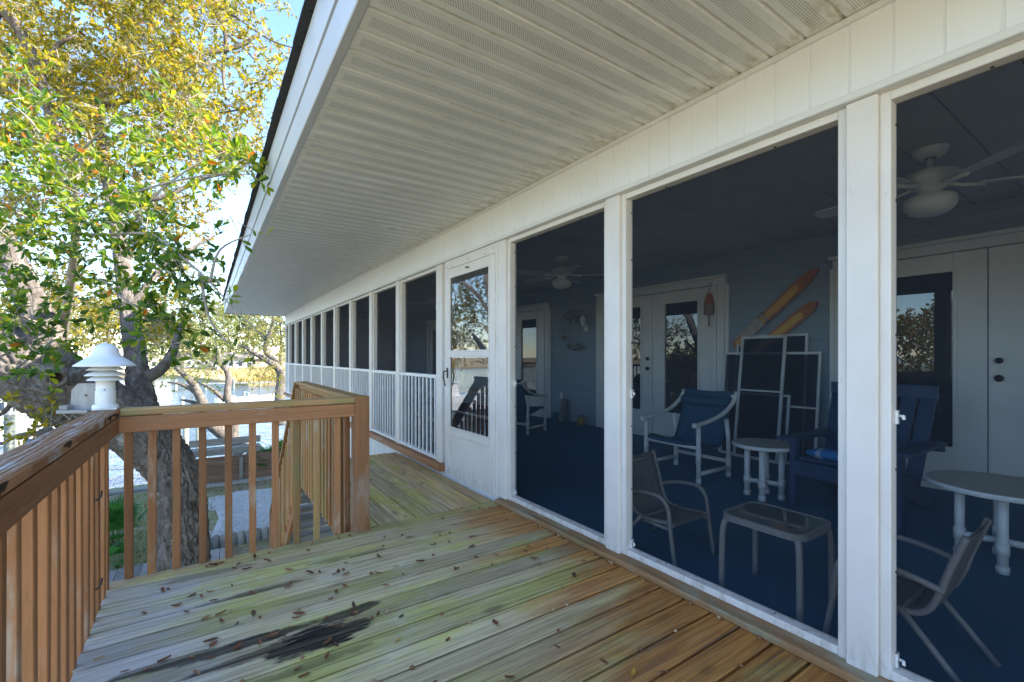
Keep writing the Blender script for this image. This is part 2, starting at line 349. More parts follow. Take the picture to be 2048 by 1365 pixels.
M_carpet = carpet_mat()
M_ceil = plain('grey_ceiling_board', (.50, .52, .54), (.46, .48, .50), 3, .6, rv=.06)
def bark_mat(name, a, b, lich, la=.62):
    t = NT(name); v = t.n('TexCoord').outputs['Object']
    n1 = t.noise(t.vm('MULTIPLY', v, (9, 9, 4)), 1.2, 8, .7, .5); n2 = t.noise(v, 60, 5, .7)
    col = t.mix(t.ramp(n1, .35, .65), a, b); col = t.mix(t.math('MULTIPLY', t.ramp(n2, .5, .7), .5), col, tuple(x*.5 for x in a))
    col = t.mix(t.math('MULTIPLY', t.ramp(t.noise(t.vm('ADD', v, (5, 3, 8)), 5, 7, .7), la, la+.06), .8), col, lich)
    h = t.math('ADD', n1, t.math('MULTIPLY', n2, .5))
    return t.fin(col, .9, h, .9, .02, spec=.2)
M_bark = bark_mat('furrowed_oak_bark', (.105, .085, .072), (.235, .205, .18), (.36, .39, .35))
M_bark2 = bark_mat('pale_smooth_bark', (.33, .28, .23), (.42, .37, .31), (.5, .48, .42), .7)
M_hole = plain('dark_rotten_wood', (.03, .018, .012), (.06, .03, .018), 20, .9)
def leaf_mat(name, objcol=False, rough=.45, trans=.52):
    t = NT(name)
    if objcol: base = t.n('ObjectInfo').outputs['Color']
    else:
        a = t.n('Attribute'); a.attribute_name = 'tint'; base = a.outputs['Color']
    t.fin(base, rough, spec=.4)
    tl = t.n('BsdfTranslucent'); t.l(t.mix(1.0, base, (1.5, 1.55, .6, 1), 'MULTIPLY'), tl.inputs[0])
    mx = t.n('MixShader'); mx.inputs[0].default_value = trans; t.l(t.b.outputs[0], mx.inputs[1]); t.l(tl.outputs[0], mx.inputs[2]); t.l(mx.outputs[0], t.out.inputs[0]); return t.m
M_leaf = leaf_mat('leaf_tinted'); M_leafobj = leaf_mat('leaf_single', True)
M_litter = [plain('fallen_leaf_'+n, c, tuple(x*.7 for x in c), 30, .6) for n, c in (('red_brown', (.26, .09, .035)), ('dark_brown', (.15, .06, .03)), ('tan', (.42, .22, .11)), ('yellow', (.60, .36, .05)))]
M_acorn = plain('acorn_shell', (.30, .14, .05), (.16, .07, .03), 20, .35)
M_acornp = plain('pale_acorn_shell', (.52, .38, .22), (.35, .2, .1), 20, .4)
def ground_mat():
    t = NT('sandy_grass_ground'); p = t.world()
    n1 = t.noise(p, .45, 6, .6); n2 = t.noise(p, 9, 6, .7); n3 = t.noise(p, 60, 3, .7)
    gr = t.mix(t.ramp(n2, .35, .65), (.22, .22, .10), (.36, .34, .18)); li = t.mix(t.ramp(n2, .4, .65), (.30, .23, .16), (.50, .43, .34))
    col = t.mix(t.ramp(n1, .42, .6), gr, li); col = t.mix(t.math('MULTIPLY', t.ramp(n3, .5, .7), .4), col, (.06, .05, .03))
    return t.fin(col, .95, t.math('ADD', n2, n3), .8, .03, spec=.2)
M_ground = ground_mat()
def water_mat():
    t = NT('calm_canal_water'); p = t.vm('MULTIPLY', t.world(), (1, .35, 1))
    h = t.math('ADD', t.noise(p, 2.2, 4, .6, .6), t.math('MULTIPLY', t.noise(p, 9, 3), .35))
    return t.fin((.05, .10, .14), .08, h, .9, .22, spec=.6)
M_water = water_mat()
M_marsh = plain('dry_marsh_grass', (.52, .37, .18), (.42, .29, .13), .12, .95, .3, 2, detail=8)
M_gravel = plain('white_marble_gravel', (.66, .66, .67), (.48, .48, .49), 25, .85, .8, 60)
M_housew = plain('far_house_paint', (.62, .60, .57), None, 1, .7); M_houser = plain('far_house_roof', (.22, .19, .17), None, 1, .8)
def cushion_mat():
    t = NT('striped_blue_cushion'); o = t.sep(t.n('TexCoord').outputs['Object'])
    f = t.math('FRACT', t.math('DIVIDE', o[1], .13)); w = t.math('MULTIPLY', t.math('GREATER_THAN', f, .55), t.math('LESS_THAN', f, .8))
    g = t.math('LESS_THAN', t.math('FRACT', t.math('MULTIPLY', f, 12.0)), .55)
    return t.fin(t.mix(t.math('MULTIPLY', w, g), (.02, .16, .42), (.6, .66, .72)), .85)
M_cushion = cushion_mat()
def struct(o): o['kind'] = 'structure'; return o
def stuff(o): o['kind'] = 'stuff'; return o

# ------------------------------------------------------------------ ground, water, marsh
GZ = -2.2; WZ = -2.95
def sheet(name, poly, z, m):
    me = bpy.data.meshes.new(name); me.from_pydata([(x, y, z) for x, y in poly], [], [tuple(range(len(poly)))]); me.materials.append(m); me.update(); return link(name, me)
# water is the big sheet to the horizon; the yard is a raised bank with a seawall
w_o = struct(sheet('water', [(-900, 10), (1200, 10), (1200, 1500), (-900, 1500)], WZ, M_water))
def bank(name, poly, z0, z1, m):
    b = MB(); b.prism(poly, 2, z0, z1); return struct(b.build(name, m))
yard = [(-60, -40), (60, -40), (60, 44), (14, 44), (7, 30), (3.2, 23), (2.2, 15.6), (-60, 14.6)]
bank('ground', yard, -3.6, GZ, M_ground)
bank('seabed', [(-900, 9.9), (1200, 9.9), (1200, 1500), (-900, 1500)], -5.2, -4.6, M_ground)
bank('marsh', [(-300, 170), (-60, 140), (-6, 118), (5, 74), (40, 66), (300, 60), (900, 200), (900, 900), (-900, 900), (-900, 260)], -4.0, -2.55, M_marsh)
# undulating grass tufts on the marsh
def blades(name, pts, h, wd, cols, m, lean=.35):
    n = len(pts); a = nrs.rand(n)*2*pi; hh = h*(.6+.8*nrs.rand(n)); ln = (nrs.rand(n, 2)-.5)*2*lean*hh[:, None]
    ca = np.cos(a)*wd/2; sa = np.sin(a)*wd/2
    b0 = pts+np.stack([ca, sa, 0*a], 1); b1 = pts-np.stack([ca, sa, 0*a], 1); tp = pts+np.stack([ln[:, 0], ln[:, 1], hh], 1)
    v = np.stack([b0, b1, tp], 1).reshape(-1, 3); q = np.arange(3*n).reshape(-1, 3)
    c = np.repeat(cols, 3, 0); return np_mesh(name, v, q, m, False, c)
def rcol(n, pal, w, var=.2):
    pal = np.array(pal, float); i = nrs.choice(len(pal), n, p=np.array(w, float)/sum(w)); c = pal[i]*(1+(nrs.rand(n, 1)-.5)*2*var)
    return np.concatenate([np.clip(c, 0, 1), np.ones((n, 1))], 1)
M_blade = leaf_mat('grass_blade', False, .8, .3)
n = 9000; px = 3+nrs.rand(n)*60; py = 76+nrs.rand(n)**1.6*70; pts = np.stack([px, py, np.full(n, -2.56)], 1)
o = link('marsh_grass', blades('marsh_grass', pts, .9, .35, rcol(n, [(.55, .40, .19), (.44, .31, .14), (.38, .33, .14)], [4, 3, 1]), M_blade)); stuff(o); tag(o, 'dry tan marsh grass on the far shore', 'marsh grass')
n = 14000; px = -7+nrs.rand(n)*9.4; py = 8.6+nrs.rand(n)*6.0; k = (~((px > -.2) & (py < 13.5))) & (py < 14.45)
pts = np.stack([px, py, np.full(n, GZ)], 1)[k]
o = link('lawn_grass', blades('lawn_grass', pts, .07, .015, rcol(len(pts), [(.15, .17, .05), (.24, .22, .09), (.20, .15, .07)], [4, 4, 2]), M_blade, .8)); stuff(o); tag(o, 'short patchy lawn grass behind the oak', 'grass')
# gravel patch
gp = [(.02, 9.9), (1.95, 9.6), (1.95, 13.1), (.65, 13.4), (.12, 12.9), (.22, 11.4)]
struct(sheet('gravel', gp, GZ+.006, M_gravel))
n = 5200; px = .05+nrs.rand(n)*1.85; py = 9.7+nrs.rand(n)*3.5; kk = (nrs.rand(n) > .0)&(~((px < .25)&(py > 10.6)&(py < 12)))&(np.abs(py-11.45+.1*np.sin(px*6)) > .10*nrs.rand(n)); px = px[kk]; py = py[kk]; n = len(px)
tv = np.array([(1,0,-.2),(-.5,.87,-.2),(-.5,-.87,-.2),(0,0,.8)]); rot = nrs.rand(n)*6.28; sc = .014+.016*nrs.rand(n)
vx = tv[None, :, 0]*np.cos(rot)[:, None]-tv[None, :, 1]*np.sin(rot)[:, None]; vy = tv[None, :, 0]*np.sin(rot)[:, None]+tv[None, :, 1]*np.cos(rot)[:, None]
V = np.stack([vx*sc[:, None]+px[:, None], vy*sc[:, None]+py[:, None], tv[None, :, 2]*sc[:, None]+GZ+.012], -1).reshape(-1, 3)
F = (np.array([(0,1,3),(1,2,3),(2,0,3)])[None]+4*np.arange(n)[:, None, None]).reshape(-1, 3)
o = link('gravel_stones', np_mesh('gravel_stones', V, F, M_gravel)); stuff(o); tag(o, 'loose white gravel stones in the bed behind the railing', 'gravel')

# ------------------------------------------------------------------ deck (boards are pieces of the structure)
db_ = MB().box(-.40, -.362, -2.4, 3.205, -.165, -.040).box(-.36, 2.0, 3.165, 3.205, -.165, -.040)
for k in range(6): db_.box(-.02+k*.4, .018+k*.4, -2.4, 3.16, -.165, -.040)
deck = bpy.data.objects.new('deck', db_.mesh('deck', M_railmoss[0])); COL.objects.link(deck); struct(deck)
y = 3.252; i = 0; PITCH = .1425
while y > -2.4:
    jz = rnd.uniform(-.0015, .0015)
    MB().cbox(-.425+rnd.uniform(-.006, .004), 2.012, y-PITCH+.0135, y, -.038+jz, jz, .003, 0).build('board', M_deckx, deck); y -= PITCH
land = bpy.data.objects.new('deck_landing', MB().box(.905, .943, 3.215, 5.6, -.165, -.040).box(.945, 2.0, 5.56, 5.6, -.165, -.040).box(.945, 2.0, 3.215, 3.25, -.165, -.040).box(.945, 2.0, 4.0, 4.04, -.165, -.040).box(.945, 2.0, 4.8, 4.84, -.165, -.040).mesh('deck_landing', M_railmoss[1])); COL.objects.link(land); struct(land)
xs = [.895, 1.038, 1.18, 1.325, 1.465, 1.610, 1.753, 1.895, 2.012]
for a, b in zip(xs[:-1], xs[1:]):
    MB().cbox(a+.0045, b-.0045, 3.261, 5.62+rnd.uniform(-.004, .004), -.038, rnd.uniform(-.0015, .0015), .005, 1).build('board', M_decky, land)

# ------------------------------------------------------------------ house
house = thing('house', 'white vinyl house with a long screened porch and deep perforated eave', 'house', (2.05, 6, GZ))
WX = 2.05; Y0 = -2.6; Y1 = 15.75; SZ = 2.52; SCX = 2.135; BW = 5.5
def fz(x): return .04-.02*(BW-x)
# soffit of separate strips
sof = MB().box(.50, WX+.02, Y0, Y1+.45, SZ+.02, SZ+.03).build('soffit', M_white, house)
P_S = .1372
def soffit_strip():
    b = MB(); prof = [(0, .010), (.003, .009), (.010, .0), (.128, .0), (.135, .009), (.1372, .010), (.1372, .014), (0, .014)]
    b.prism([(p, q) for p, q in prof], 0, 0, 1.555); return b.mesh('panel', M_soffit)
sm = soffit_strip(); k = 0; y = 1.690-P_S*30
while y < Y1+.3:
    o = link('panel', sm, sof); o.location = Vector((.497, y, SZ-.003+rnd.uniform(-.001, .001)))-wloc(house); y += P_S
# fascia, drip trim, shingles, roof
MB().cbox(.455, .497, Y0, Y1+.50, SZ-.006, 2.705, .004, 1).build('fascia', M_fascia, house)
MB().prism([(2.709, .446), (2.709, .497), (2.885, .497), (2.885, .430), (2.868, .430)], 1, Y0, Y1+.50) .build('fascia_trim', M_fascia, house)
MB().cbox(.455, WX, Y1+.46, Y1+.50, SZ-.006, 2.70, .004, 0).build('end_fascia', M_fascia, house)
MB().box(.47, 2.2, Y1+.40, Y1+.455, SZ-.02, SZ+.012).build('end_trim', M_fascia, house)
RP = tan(radians(21))
b = MB(); b.add([(.395, Y0-.5, 2.888), (9.5, Y0-.5, 2.888+9.1*RP), (9.5, Y1-8.2, 2.888+9.1*RP), (.395, Y1+.55, 2.888), (.395, Y0-.5, 2.908), (9.5, Y0-.5, 2.908+9.1*RP), (9.5, Y1-8.2, 2.908+9.1*RP), (.395, Y1+.55, 2.908)],
    [(0,3,2,1),(4,5,6,7),(0,4,7,3),(0,1,5,4),(3,7,6,2)]); roof = b.build('roof', M_shingle, house)
MB().add([(.395, Y1+.55, 2.9), (9.5, Y1-8.2, 2.9+9.1*RP), (18.6, Y1+.55, 2.9)], [(0, 2, 1)]).build('hip', M_shingle, roof)
MB().add([(18.6, Y0-.5, 2.9), (9.5, Y0-.5, 2.9+9.1*RP), (9.5, Y1-8.2, 2.9+9.1*RP), (18.6, Y1+.55, 2.9)], [(0, 3, 2, 1)]).build('rear_slope', M_shingle, roof)
for k in range(60):                                           # uneven shingle butts along the eave
    ya = Y0+k*.31; MB().box(.385+rnd.uniform(-.006, .004), .46, ya+.004, ya+.306, 2.890, 2.902+rnd.uniform(0, .006)).build('shingle', M_shingle, roof)
# frieze boards above the openings
fr = MB().box(WX+.012, WX+.05, Y0, Y1, 2.20, SZ+.01).build('frieze', M_white, house)
fm = MB(); fm.prism([(0, .0), (.1245, .0), (.1265, .005), (.1335, .005), (.1352, .001), (.1352, .02), (0, .02)], 2, 0, .302)
fmesh = bpy.data.meshes.new('panel'); fmesh.from_pydata([(v[1], v[0], v[2]) for v in fm.v], [], fm.f); fmesh.materials.append(M_frieze)
y = .9936-.1352*26
while y < Y1-.1:
    o = link('panel', fmesh, fr); o.location = Vector((WX-.008, y, 2.208))-wloc(house); y += .1352
MB().cbox(WX-.022, WX+.01, Y0, Y1, SZ-.030, SZ-.004, .004, 1).build('frieze_cap', M_white, house)
MB().cbox(WX-.024, WX+.03, Y0, Y1, 2.192, 2.222, .004, 1).build('frieze_base', M_white, house)
# sill timbers and skirt wall below the porch floor
for ya, yb, z0, z1 in ((-2.5, 3.20, .0, .036), (4.30, Y1-.05, .028, .098)):
    MB().cbox(1.985, WX+.06, ya, yb, z0, z1, .012 if z0 else .008, 1).build('sill_timber', M_sill if not z0 else M_rail[1], house)
sk = MB().box(WX+.02, WX+.06, Y0, Y1, GZ, .03).build('skirt_wall', M_white, house)
k = 3.1
while k < Y1-.1:
    MB().cbox(WX-.002, WX+.018, k, k+.093, GZ, .026, .004, 2).build('skirt_board', M_white, sk); k += .0965
# posts: (y_near, y_far)
posts = [(-.62, -.51), (.632, .732), (1.893, 2.004), (3.136, 3.256), (4.36, 4.50)]
farY = [4.618+1.165*i for i in range(11)]
for yv in farY[1:10]: posts.append((yv-.155, yv-.03))
posts.append((Y1-.12, Y1-.002))
for a, b_ in posts:
    MB().cbox(WX, WX+.115, a, b_, .037 if b_ < 4.3 else .10, 2.19, .004, 2).build('post', M_trim, house)
# openings with screens
M_bays = []
def screen_panel(ya, yb, z0, z1, m, near):
    fw = .034
    fo = MB(); x0, x1 = WX+.022, SCX
    fo.cbox(x0, x1, ya, ya+fw, z0, z1, .003, 2); fo.cbox(x0, x1, yb-fw, yb, z0, z1, .003, 2)
    fo.cbox(x0, x1, ya+fw, yb-fw, z0, z0+fw, .003, 1); fo.cbox(x0, x1, ya+fw, yb-fw, z1-fw, z1, .003, 1)
    f = fo.build('screen_frame', M_trim, house)
    MB().add([(SCX-.012, ya+fw, z0+fw), (SCX-.012, yb-fw, z0+fw), (SCX-.012, yb-fw, z1-fw), (SCX-.012, ya+fw, z1-fw)], [(0, 3, 2, 1)]).build('screen_mesh', m, f)
    if near:
        for zz in ([.12, .42, .80, 1.30, 1.80, 2.08] if near == 2 else [1.25, 1.6, 2.0]):
            if z0+.05 < zz < z1-.04: MB().tube([(WX+.072, yb-fw-.003, zz), (WX+.072, yb-fw+.004, zz)], .0055, 6).build('screw', M_screw, f)
        if near == 2:
            for zz in (.07, .97): MB().cbox(WX+.062, WX+.088, yb-fw-.008, yb-fw+.002, zz, zz+.05, .003, 2).tube([(WX+.075, yb-fw-.008, zz+.03), (WX+.07, yb-fw-.024, zz+.03), (WX+.062, yb-fw-.026, zz+.02)], .006, 6).build('screen_clip', M_white, f)
            for q in (.25, .75): MB().tube([(WX+.06, ya+(yb-ya)*q, z1-fw-.003), (WX+.06, ya+(yb-ya)*q, z1-fw+.004)], .0055, 6).build('screw', M_screw, f); MB().tube([(WX+.06, ya+(yb-ya)*q, z0+fw-.003), (WX+.06, ya+(yb-ya)*q, z0+fw+.0015)], .0055, 6).build('screw', M_screw, f)
    return f
for ya, yb in ((-1.80, -.62), (-.51, .632), (.732, 1.893), (2.004, 3.136)): screen_panel(ya, yb, .037, 2.192, M_screen, 2)
bal_me = MB().cbox(-.011, .011, -.011, .011, 0, .84, .002, 2).mesh('baluster', M_grille)
edges = [4.50]+[v for yv in farY[1:10] for v in (yv-.155, yv-.03)]+[Y1-.12]
for i in range(0, len(edges), 2):
    ya, yb = edges[i], edges[i+1]
    screen_panel(ya, yb, .100, 2.192, M_screen2, 1)
    r = MB().cbox(WX+.004, WX+.05, ya, yb, .982, 1.022, .004, 1).build('railing', M_grille, house); MB().cbox(WX+.004, WX+.05, ya, yb, .105, .142, .004, 1).build('bottom_rail', M_grille, r)
    nb = 10
    for j in range(nb):
        o = link('baluster', bal_me, r); o.location = Vector((WX+.022, ya+(j+.6)*(yb-ya)/(nb+.2), .142))-wloc(house)
# storm door
dY0, dY1 = 3.290, 4.228; DX = WX-.012
MB().cbox(WX-.006, WX+.09, 3.256, dY0-.004, .0, 2.19, .003, 2).cbox(WX-.006, WX+.09, dY1+.004, 4.275, .0, 2.19, .003, 2).cbox(WX-.006, WX+.09, dY0-.004, dY1+.004, 2.105, 2.19, .003, 1).build('door_frame', M_trim, house)
MB().cbox(WX+.04, WX+.11, 4.277, 4.358, .03, 2.19, .003, 2).build('door_side_panel', M_trim, house)
db = MB(); gy0, gy1 = 3.372, 4.150
db.cbox(DX, DX+.035, dY0, gy0, .03, 2.10, .004, 2).cbox(DX, DX+.035, gy1, dY1, .03, 2.10, .004, 2).cbox(DX, DX+.035, gy0, gy1, 2.018, 2.10, .004, 1).cbox(DX-.004, DX+.035, gy0, gy1, 1.221, 1.268, .004, 1)
db.cbox(DX, DX+.035, gy0, gy1, .432, .503, .004, 1).cbox(DX, DX+.035, gy0, gy1, .03, .105, .004, 1)
door = db.build('storm_door', M_trim, house)
MB().cbox(DX+.010, DX+.030, gy0, gy1, .105, .432, .003, 1).build('kick_panel', M_trim, door)
for z0, z1 in ((.503, 1.221), (1.268, 2.018)):
    MB().box(DX-.003, DX+.012, gy0, gy0+.012, z0, z1).box(DX-.003, DX+.012, gy1-.012, gy1, z0, z1).box(DX-.003, DX+.012, gy0+.012, gy1-.012, z0, z0+.012).box(DX-.003, DX+.012, gy0+.012, gy1-.012, z1-.012, z1).build('glazing_bead', M_trim, door)
    MB().add([(DX+.010, gy0, z0), (DX+.010, gy1, z0), (DX+.010, gy1, z1), (DX+.010, gy0, z1)], [(0, 3, 2, 1)]).build('glass_pane', M_glass, door)
for zz in (.16, .62, 1.33, 1.80): MB().cbox(DX-.006, DX+.004, 3.276, 3.294, zz, zz+.12, .002, 2).build('hinge', M_trim, door)
hz = 1.02
MB().cbox(DX-.012, DX, 4.178, 4.20, hz-.02, hz+.085, .004, 2).tube([(DX-.006, 4.189, hz+.055), (DX-.045, 4.189, hz+.045), (DX-.05, 4.187, hz-.01), (DX-.035, 4.185, hz-.07), (DX-.03, 4.183, hz-.10)], [.007, .009, .008, .006, .007], 8).build('handle', M_black, door)
MB().tube([(DX-.002, 3.74, 2.055), (DX-.035, 3.755, 2.053)], [.008, .006], 8).build('closer_bolt', M_screw, door)
for yy, zz in ((3.31, 2.15), (3.45, 2.125), (3.78, 2.14), (4.10, 2.125), (4.2, 2.13)): MB().tube([(WX-.009, yy, zz), (WX-.004, yy, zz)], .005, 6).build('screw', M_screw, door)
# porch interior: floor, ceiling, siding, end walls, french doors
f0 = MB(); f0.add([(WX+.06, Y0, fz(WX)), (BW, Y0, fz(BW)), (BW, Y1, fz(BW)), (WX+.06, Y1, fz(WX))], [(0, 1, 2, 3)]); fl = f0.build('porch_carpet', M_carpet); struct(fl)
ceil = MB().box(WX+.05, BW+.15, Y0, Y1, SZ+.025, SZ+.04).build('porch_ceiling', M_ceil, house); y = Y0
while y < Y1-.1:
    MB().cbox(WX+.052, BW, y+.002, y+.298, SZ+.002, SZ+.022, .005, 0).build('ceiling_board', M_ceil, ceil); y += .30
wall = MB().box(BW+.03, BW+.18, Y0, Y1, GZ, SZ+.02).build('wall', M_siding, house)
zz = .02; lap = MB().add([(-.022, 0, 0), (0.028, 0, 0), (.028, 0, .118), (-.008, 0, .118), (-.022, Y1-Y0, 0), (.028, Y1-Y0, 0), (.028, Y1-Y0, .118), (-.008, Y1-Y0, .118)], [(0,1,2,3),(7,6,5,4),(0,3,7,4),(0,4,5,1),(3,2,6,7)]).mesh('siding_board', M_siding)
while zz < SZ-.02:
    o = link('siding_board', lap, wall); o.location = Vector((BW, Y0, zz))-wloc(house); zz += .116
MB().box(WX+.06, BW+.15, Y1-.10, Y1-.004, GZ, SZ+.02).build('end_wall', M_white, house)
MB().box(WX+.06, BW+.15, Y0, Y0+.1, GZ, SZ+.02).build('end_wall', M_siding, house)
MB().box(BW+.181, 16.5, Y0, Y1, GZ, SZ+.3).build('house_body', M_siding, house)
def french(yc):
    hw = .965; x = BW-.028; fb = fz(BW)
    fr_ = MB(); 
    for s in (-1, 1):
        a, b2 = sorted((yc+s*hw, yc+s*(hw+.055))); fr_.cbox(x-.05, x+.02, a, b2, fb, 2.135, .004, 2)
        a, b2 = sorted((yc+s*(hw+.057), yc+s*(hw+.155))); fr_.cbox(x-.032, x+.02, a, b2, fb, 2.14, .004, 2)
        a, b2 = sorted((yc+s*(hw+.157), yc+s*(hw+.205))); fr_.cbox(x-.02, x+.02, a, b2, fb, 2.14, .004, 2)
    fr_.cbox(x-.035, x+.02, yc-hw-.17, yc+hw+.17, 2.141, 2.225, .004, 1).cbox(x-.07, x+.02, yc-hw-.20, yc+hw+.20, 2.226, 2.262, .006, 1)
    fr_.cbox(x-.07, x+.02, yc-hw, yc+hw, fb-.005, fb+.05, .004, 1)
    f = fr_.build('french_door_frame', M_inwhite, house)
    for s in (-1, 1):
        a, b2 = sorted((yc+s*.004, yc+s*(hw-.003))); g0, g1 = sorted((yc+s*.215, yc+s*.745)); z0, z1, gz0, gz1 = fb+.055, 2.132, .42, 1.97
        d = MB(); d.cbox(x-.02, x+.015, a, g0, z0, z1, .003, 2).cbox(x-.02, x+.015, g1, b2, z0, z1, .003, 2).cbox(x-.02, x+.015, g0, g1, z0, gz0, .003, 1).cbox(x-.02, x+.015, g0, g1, gz1, z1, .003, 1)
        for q0, q1, r0, r1 in ((g0-.03, g0, gz0-.03, gz1+.03), (g1, g1+.03, gz0-.03, gz1+.03), (g0, g1, gz0-.03, gz0), (g0, g1, gz1, gz1+.03)): d.box(x-.03, x-.0195, q0, q1, r0, r1)
        lf = d.build('french_door', M_inwhite, house)
        MB().add([(x-.004, g0, gz0), (x-.004, g1, gz0), (x-.004, g1, gz1), (x-.004, g0, gz1)], [(0, 3, 2, 1)]).build('glass_pane', M_roomglass, lf)
        if (s == 1) == (yc > 2):
            for kz, r in ((1.04, .030), (1.185, .026)):
                me = MB().lathe([(0, .055), (r*.7, .05), (r, .035), (r*.8, .02), (.014, .014), (.014, 0), (r*1.05, 0)], 14).mesh('knob', M_bronze)
                o = link('knob', me, lf); o.rotation_euler = (0, -pi/2, 0); o.location = Vector((x-.02, yc+s*.07, kz))-wloc(house)
for yc in (.922, 4.38, 7.95, 11.45): french(yc)
MB().cbox(BW-.030, BW-.022, 6.43, 6.51, .43, .55, .003, 2).build('outlet_cover', M_inwhite, house)
# recessed eave light and nozzle
e = thing('eave_light', 'small round white recessed light in the eave', 'light', (1.552, 4.478, SZ-.004)); MB().lathe([(.052, -.001), (.058, -.006), (.085, -.008), (.092, -.002), (.092, 0)], 24).build('trim_ring', M_white, e, True); MB().lathe([(.0, -.003), (.052, -.002)], 24).build('lens', M_fan, e, True)

# ------------------------------------------------------------------ deck railing
RZ = .935
rail = thing('deck_railing', 'red-brown stained wooden railing round the deck corner, with square balusters', 'railing', (-.42, 3.24, -.16))
RX = -.385; RY = 3.20
cl = MB().cbox(RX-.115, RX, -1.2, RY+.115, RZ-.038, RZ, .006, 1).build('top_cap', M_cap, rail)
MB().cbox(RX-.038, RX-.002, -1.2, RY-.002, .806, RZ-.042, .004, 1).build('upper_rail', M_rail[1], rail)
MB().cbox(RX+.002, .848, RY-.002, RY+.10, RZ-.038, RZ+.001, .006, 0).build('top_cap', M_railmoss[0], rail)
MB().cbox(RX-.002, .848, RY, RY+.037, .806, RZ-.042, .004, 0).build('upper_rail', M_rail[0], rail)
MB().cbox(.850, .950, RY-.006, RY+.094, -.16, RZ+.006, .004, 2).build('post', M_rail[2], rail)
MB().tube([(.86, RY-.01, .955), (.86, RY-.01, .956)], .006, 6).build('screw', M_screw, rail) if False else None
bm_ = [MB().cbox(-.019, .019, -.019, .019, 0, h, .003, 2).mesh('baluster', M_rail[2] if i < 2 else M_railmoss[2]) for i, h in enumerate((1.03, 1.02, 1.03))]
def bal(parent, x, yv, z, me): o = link('baluster', me, parent); o.location = Vector((x, yv, z))-wloc(parent); o.rotation_euler = (rnd.uniform(-.004, .004), rnd.uniform(-.004, .004), rnd.uniform(-.02, .02)); return o
for i, xx in enumerate((-.352, -.254, -.142, -.015, .115, .242, .366, .493, .616, .746)): bal(rail, xx, RY+.057, -.16, bm_[2] if (xx > .3 and i % 3) else bm_[i % 2])
for i, yv in enumerate([1.66, 1.79, 1.935, 2.065, 2.19, 2.315, 2.435, 2.556, 2.674, 2.80, 2.925, 3.05, 3.16]+[1.52-.128*j for j in range(20)]): bal(rail, RX-.058, yv, -.16, bm_[i % 2])
for zz in (.15, .56): MB().tube([(RX-.036, 2.79, zz), (RX-.03, 2.815, zz-.004), (RX-.022, 2.835, zz+.006), (RX-.02, 2.84, zz+.03)], .004, 6).build('wire_hook', M_black, rail)
# landing railing
lr = thing('landing_railing', 'mossy brown railing beside the landing above the stairs', 'railing', (.87, 4.4, -.16))
MB().cbox(.845, .952, RY+.096, 5.63, RZ-.036, RZ+.002, .006, 1).build('top_cap', M_railmoss[1], lr)
MB().cbox(.868, .905, RY+.096, 5.60, .806, RZ-.040, .004, 1).build('upper_rail', M_railmoss[1], lr)
for j in range(18): bal(lr, .848, 3.40+.127*j, -.165, bm_[2] if j % 4 else bm_[0])
# staircase going down beyond the landing
st = thing('staircase', 'brown wooden staircase with handrail descending beyond the landing', 'staircase', (1.4, 6.9, GZ))
SL = .90
def stz(yv, z0): return z0-(yv-5.63)*SL
for xx in (.872, 1.88):
    b = MB(); b.prism([(5.60, -.20), (5.60, -.42), (7.62, GZ), (7.88, GZ), (7.88, GZ+.06)], 0, xx-.019, xx+.019); b.build('stringer', M_rail[1], st)
for k in range(11):
    yv = 5.64+k*.205; zz = -.185-k*.185
    MB().cbox(.895, 1.86, yv, yv+.125, zz-.036, zz, .004, 0).build('tread', M_greywood[0], st); MB().cbox(.895, 1.86, yv+.130, yv+.255, zz-.036, zz, .004, 0).build('tread', M_greywood[0], st)
MB().beam((.868, 5.60, .915), (.868, 7.95, .915-2.35*SL), .10, .037, (0, 0, 1)).build('handrail', M_railmoss[1], st)
MB().beam((.876, 5.60, .83), (.876, 7.95, .83-2.35*SL), .037, .085, (0, 0, 1)).build('handrail_apron', M_rail[1], st)
for j in range(18):
    yv = 5.68+j*.127; z0 = stz(yv, -.29); bal(st, .846, yv, z0, bm_[2] if j % 3 else bm_[0])
MB().cbox(.82, .92, 7.93, 8.03, GZ, GZ+.98, .004, 2).build('newel_post', M_rail[2], st)

# ------------------------------------------------------------------ lamp on the corner, feeder, spotlight
lamp = thing('railing_lamp', 'white louvred mushroom lamp on the railing corner', 'lamp', (-.448, 3.245, RZ))
MB().cbox(-.054, .054, -.054, .054, 0, .010, .003, 0).lathe([(.062, .010), (.056, .03)], 24).build('base', M_white, lamp, True)
MB().lathe([(.056, .010), (.055, .085), (.0555, .10), (.0515, .101), (.0515, .150), (.058, .152), (.058, .160)], 28).build('column', M_white, lamp, True)
for k, (r0, zz) in enumerate(((.098, .160), (.110, .185), (.100, .214))):
    MB().lathe([(.056, zz+.022), (r0*.8, zz+.012), (r0, zz), (r0+.001, zz-.003), (r0*.8, zz+.007), (.056, zz+.015)], 28).build('louvre', M_white, lamp, True)
MB().lathe([(.040, .15), (.040, .25)], 16).build('diffuser', M_fan, lamp, True)
MB().lathe([(.165, .232), (.167, .236), (.145, .250), (.105, .275), (.078, .292), (.076, .300), (.072, .302), (.070, .315), (.064, .330), (.050, .343), (.028, .352), (.010, .355), (.010, .362), (0, .363)], 32).build('hood', M_white, lamp, True)
MB().lathe([(.160, .233), (.10, .262), (.05, .28), (0, .285)], 32).build('hood_liner', M_white, lamp, True)
for a, zz in ((-1.5, .025), (-1.55, .108)): MB().tube([(.054*cos(a), .054*sin(a), zz), (.059*cos(a), .059*sin(a), zz)], .004, 6).build('screw', M_screw, lamp, True)
